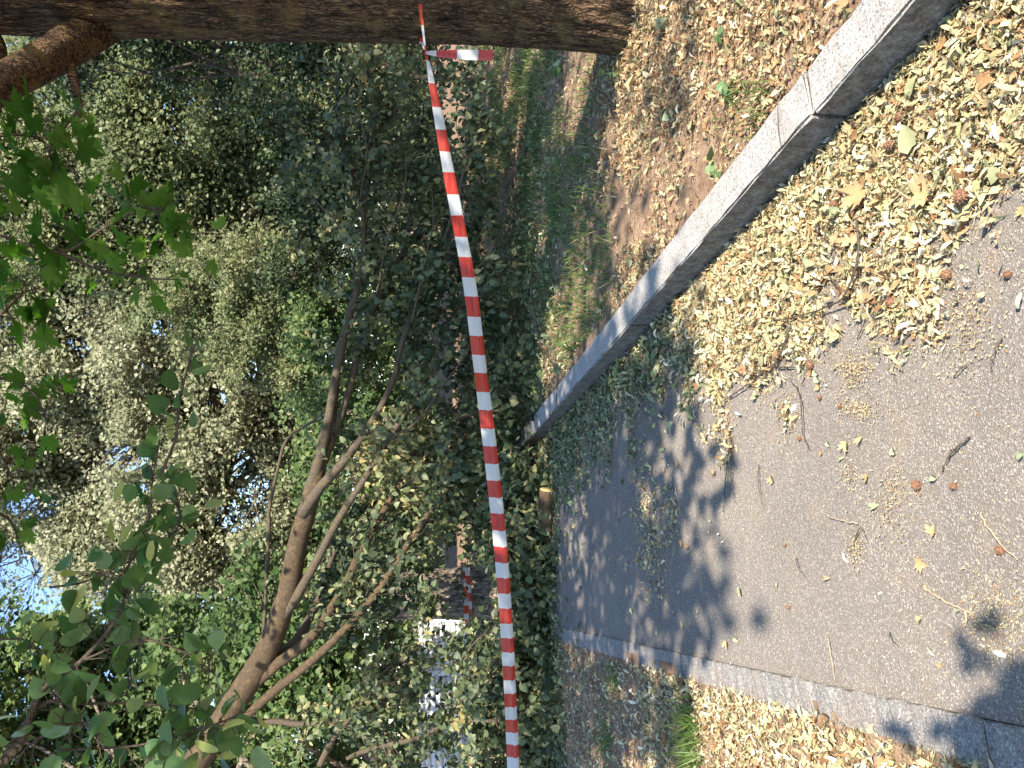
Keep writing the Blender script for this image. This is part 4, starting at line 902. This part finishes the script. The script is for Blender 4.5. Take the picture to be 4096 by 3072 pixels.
twig('twig', [(3924, 2048), (3985, 2140), (4072, 2239)], .0035, 'tan_twig', 'long thin brown stem at the near edge of the asphalt')
twig('twig', [(4010, 1351), (3967, 1487)], .003, 'twig', 'thin reddish stem on asphalt nearest the camera')
twig('twig', [(3868, 1462), (3819, 1508)], .003, 'twig', 'tiny bent grey twig in the middle of the open asphalt')
twig('twig', [(3665, 1277), (3732, 1296)], .004, 'twig', 'crossed dark twig beside the bright white bracts', [[(3692, 1265), (3685, 1300), (3671, 1345)]])
twig('twig', [(3560, 2529), (3594, 2585)], .0025, 'twig', 'tiny dark stem on asphalt between tan stick and straw stem')
twig('twig', [(3186, 2233), (3220, 2307)], .003, 'twig', 'small black twig with a white bract at its tip')
twig('twig', [(3415, 2180), (3455, 2110), (3470, 2160)], .003, 'twig', 'bent twig lying in a small tuft of chaff')
twig('twig', [(3432, 2095), (3300, 2060)], .003, 'tan_twig', 'short straw coloured stem above the tuft of chaff')
twig('twig', [(2700, 1940), (2720, 2010), (2745, 2100)], .003, 'tan_twig', 'pale straw in the middle of the dappled shade')
p0 = G(3115, 430, .17); tk = thing('twig', p0, 'hair thin curved dark twig lying on top of the kerb', 'twig'); q = spline([G(3112, 400, .176), G(3112, 470, .176), G(3116, 540, .176), G(3126, 585, .176)], 12) - p0
b = MB(); b.tube(q, .0016, 5); link('stem', b.mesh('stem', True), M['twig'], tk)
# seed balls: a core with a coat of blunt spikes
def seed_mesh(seed):
    rg = np.random.default_rng(seed); b = MB(); n = 90
    i_ = np.arange(n) + .5; ph = np.arccos(1 - 2 * i_ / n); th = math.pi * (1 + 5 ** .5) * i_
    d = np.stack([np.cos(th) * np.sin(ph), np.sin(th) * np.sin(ph), np.cos(ph)], -1)
    uu = np.linspace(0, math.pi, 9); b.tube(np.stack([0 * uu, 0 * uu, -.72 * np.cos(uu)], -1), .72 * np.sin(uu) + .001, 12, False)
    for v in d:
        v = v + rg.normal(size=3) * .1; v /= np.linalg.norm(v); L = rg.uniform(.85, 1.08); b.tube([v * .6, v * .85, v * L], [.10, .085, .02], 4, False)
    return b.mesh('seed_ball')
sms = [seed_mesh(q) for q in range(3)]
for q, (x, y, r_, lab) in enumerate([(3570, 1210, .019, 'largest brown seed ball at the tip of the litter tongue'), (3243, 1460, .018, 'brown seed ball beside a dry leaf on the asphalt'), (3276, 1590, .010, 'small tan seed ball near the white bract'), (3358, 1622, .011, 'small reddish seed ball touching a white bract'), (3196, 1752, .011, 'pale crumbling seed ball on the left of the wavy twig'), (3670, 1940, .018, 'round brown seed ball alone on the lower asphalt'), (3812, 1944, .012, 'pale tan seed ball below the twig with white leaves'), (3893, 786, .023, 'dark brown seed ball at the near end of the kerb litter'), (3600, 584, .020, 'seed ball in the pale litter beside the green leaf'), (3640, 470, .017, 'brown seed ball in the litter closest to the kerb joint'), (3370, 820, .018, 'seed ball in the litter at the head of the curved stick'), (3790, 1100, .018, 'seed ball at the outer fringe of the kerb litter'), (3122, 1430, .010, 'tiny red brown seed ball touching the forked stick'), (3150, 2430, .010, 'tiny tan seed ball on the open asphalt toward the edging'), (4000, 2200, .014, 'flattened orange seed ball at the near edge of the asphalt'), (3135, 2180, .009, 'tiny dark seed ball beside the small black twig'), (4030, 1098, .012, 'small brown seed ball nearest the camera on bare asphalt')]):
    c = G(x, y, .01); o = link('seed_ball', sms[q % 3], M['seed']); o.location = (c[0], c[1], r_ * .85 + (.03 if y < 1000 else 0)); o.scale = (r_, r_, r_ * .9); o.rotation_euler = tuple(rl.uniform(0, 6, 3)); tag(o, lab, 'seed ball', 'seed balls on the path')

# ================================================================== GRASS AND WEEDS
def tuft(x, y, n, h, spread, label, group=None, name='grass_tuft'):
    c = G(x, y, .14 if y < 1800 else .0); c[2] = float(gz(c[0], c[1])); root = thing(name, c, label, 'grass', group)
    b = MB(); d = rl.normal(size=(n, 3)); d[:, 2] = 1.3 + rl.random(n); d /= np.linalg.norm(d, axis=1)[:, None]
    nr = np.cross(d, rl.normal(size=(n, 3))); nr /= np.linalg.norm(nr, axis=1)[:, None]; Mx = np.stack([np.cross(d, nr), d, nr], 2)
    p = np.stack([rl.normal(size=n) * spread, rl.normal(size=n) * spread, np.zeros(n) - .005], -1)
    leaves(b, BLADE, p, Mx, h * rl.uniform(.5, 1.2, n), np.clip(rl.normal(.5, .2, n), 0, 1), .55 * .08 / h + .25); link('blades', b.mesh('blades'), M['grass'], root)['kind'] = 'stuff'
tuft(2790, 2905, 150, .16, .06, 'bright green grass tuft in the left leaf litter, near the edging')
tuft(2790, 3030, 150, .15, .06, 'green grass tuft at the left picture edge beside the bright tuft')
tuft(2470, 2720, 90, .11, .07, 'shaded grass tuft left of the path under the branches')
tuft(2440, 2940, 100, .12, .09, 'pale grass tuft in the left litter behind the bright tufts')
tuft(3060, 420, 40, .12, .05, 'few long grass blades leaning over the kerb')
tuft(2960, 400, 50, .08, .06, 'short grass tuft behind the kerb below a flat weed')
for x, y, w in ((2260, 480, 'just beyond the broad leaved weed'), (2210, 540, 'second beyond the broad leaved weed'), (2290, 640, 'in the middle, largest sunlit one'), (2160, 560, 'below the hanging tape tail'), (2110, 700, 'under the tape, right of the middle'), (2240, 820, 'nearest the bare soil strip'), (2090, 1170, 'farthest along, by the fallen branch tips'), (2140, 1010, 'under the tape before the branch tips'), (2330, 650, 'nearest the camera, in the trunk shadow'), (2080, 300, 'farthest right, beside the trunk edge'), (2200, 900, 'between bare soil and the branch tips'), (2150, 380, 'between trunk edge and tape tail')):
    tuft(x, y, 110, .12, .12, 'green grass tuft on the right bank, ' + w, 'grass tufts on the right bank')
n = 60000; s = rl.uniform(1.75, 8, n); l = rl.uniform(3.5, 13, n); k = rl.random(n) < np.clip(noise2(s, l, 1.5, 61) * 3 - 1.15, 0, 1) * np.clip((l - 3.5) / 2.0, .1, 1); s = s[k]; l = l[k]; x, y = xy(s, l); m = len(x)
d = rl.normal(size=(m, 3)); d[:, 2] = 1.2 + rl.random(m); d /= np.linalg.norm(d, axis=1)[:, None]; nr = np.cross(d, rl.normal(size=(m, 3))); nr /= np.linalg.norm(nr, axis=1)[:, None]
mb = MB(); leaves(mb, BLADE, np.stack([x, y, gz(x, y)], -1), np.stack([np.cross(d, nr), d, nr], 2), rl.uniform(.04, .12, m), np.clip(rl.normal(.55, .25, m), 0, 1), 1.0)
o = link('grass', mb.mesh('grass'), M['grass']); stuff(o); tag(o, 'thin patchy grass between the leaves of the right bank', 'grass')
def weed(x, y, nl, size, h, label):
    c = G(x, y, .14); c[2] = float(gz(c[0], c[1])); root = thing('weed', c, label, 'weed')
    b = MB(); b.tube([(0, 0, 0), (.004, .002, h * .5), (0, .004, h)], [.0025, .002, .001], 5); link('stem', b.mesh('stem'), M['grass'], root)
    Mx = frames(nl, 1.4, rl)
    for q in range(nl): put_leaf(linden_variants[4:8], c + np.array([rl.normal() * size * .4, rl.normal() * size * .4, h * (q + 1) / nl]), Mx[q], size * rl.uniform(.7, 1.2), root, c, rg=rl)
weed(2270, 290, 6, .09, .10, 'broad leaved green weed in the shade just beyond the trunk')
weed(2500, 300, 16, .028, .16, 'slender seedling with tiny leaves beside the trunk base')
weed(2885, 150, 9, .035, .05, 'small bright clover like weed on the sunny bank')
weed(2930, 360, 10, .05, .05, 'flat green weed rosette between trunk and kerb')
weed(2860, 690, 5, .06, .03, 'single pale green weed leaf beside the kerb')
weed(2760, 1000, 5, .05, .04, 'small green sprout at the shaded edge of the kerb')
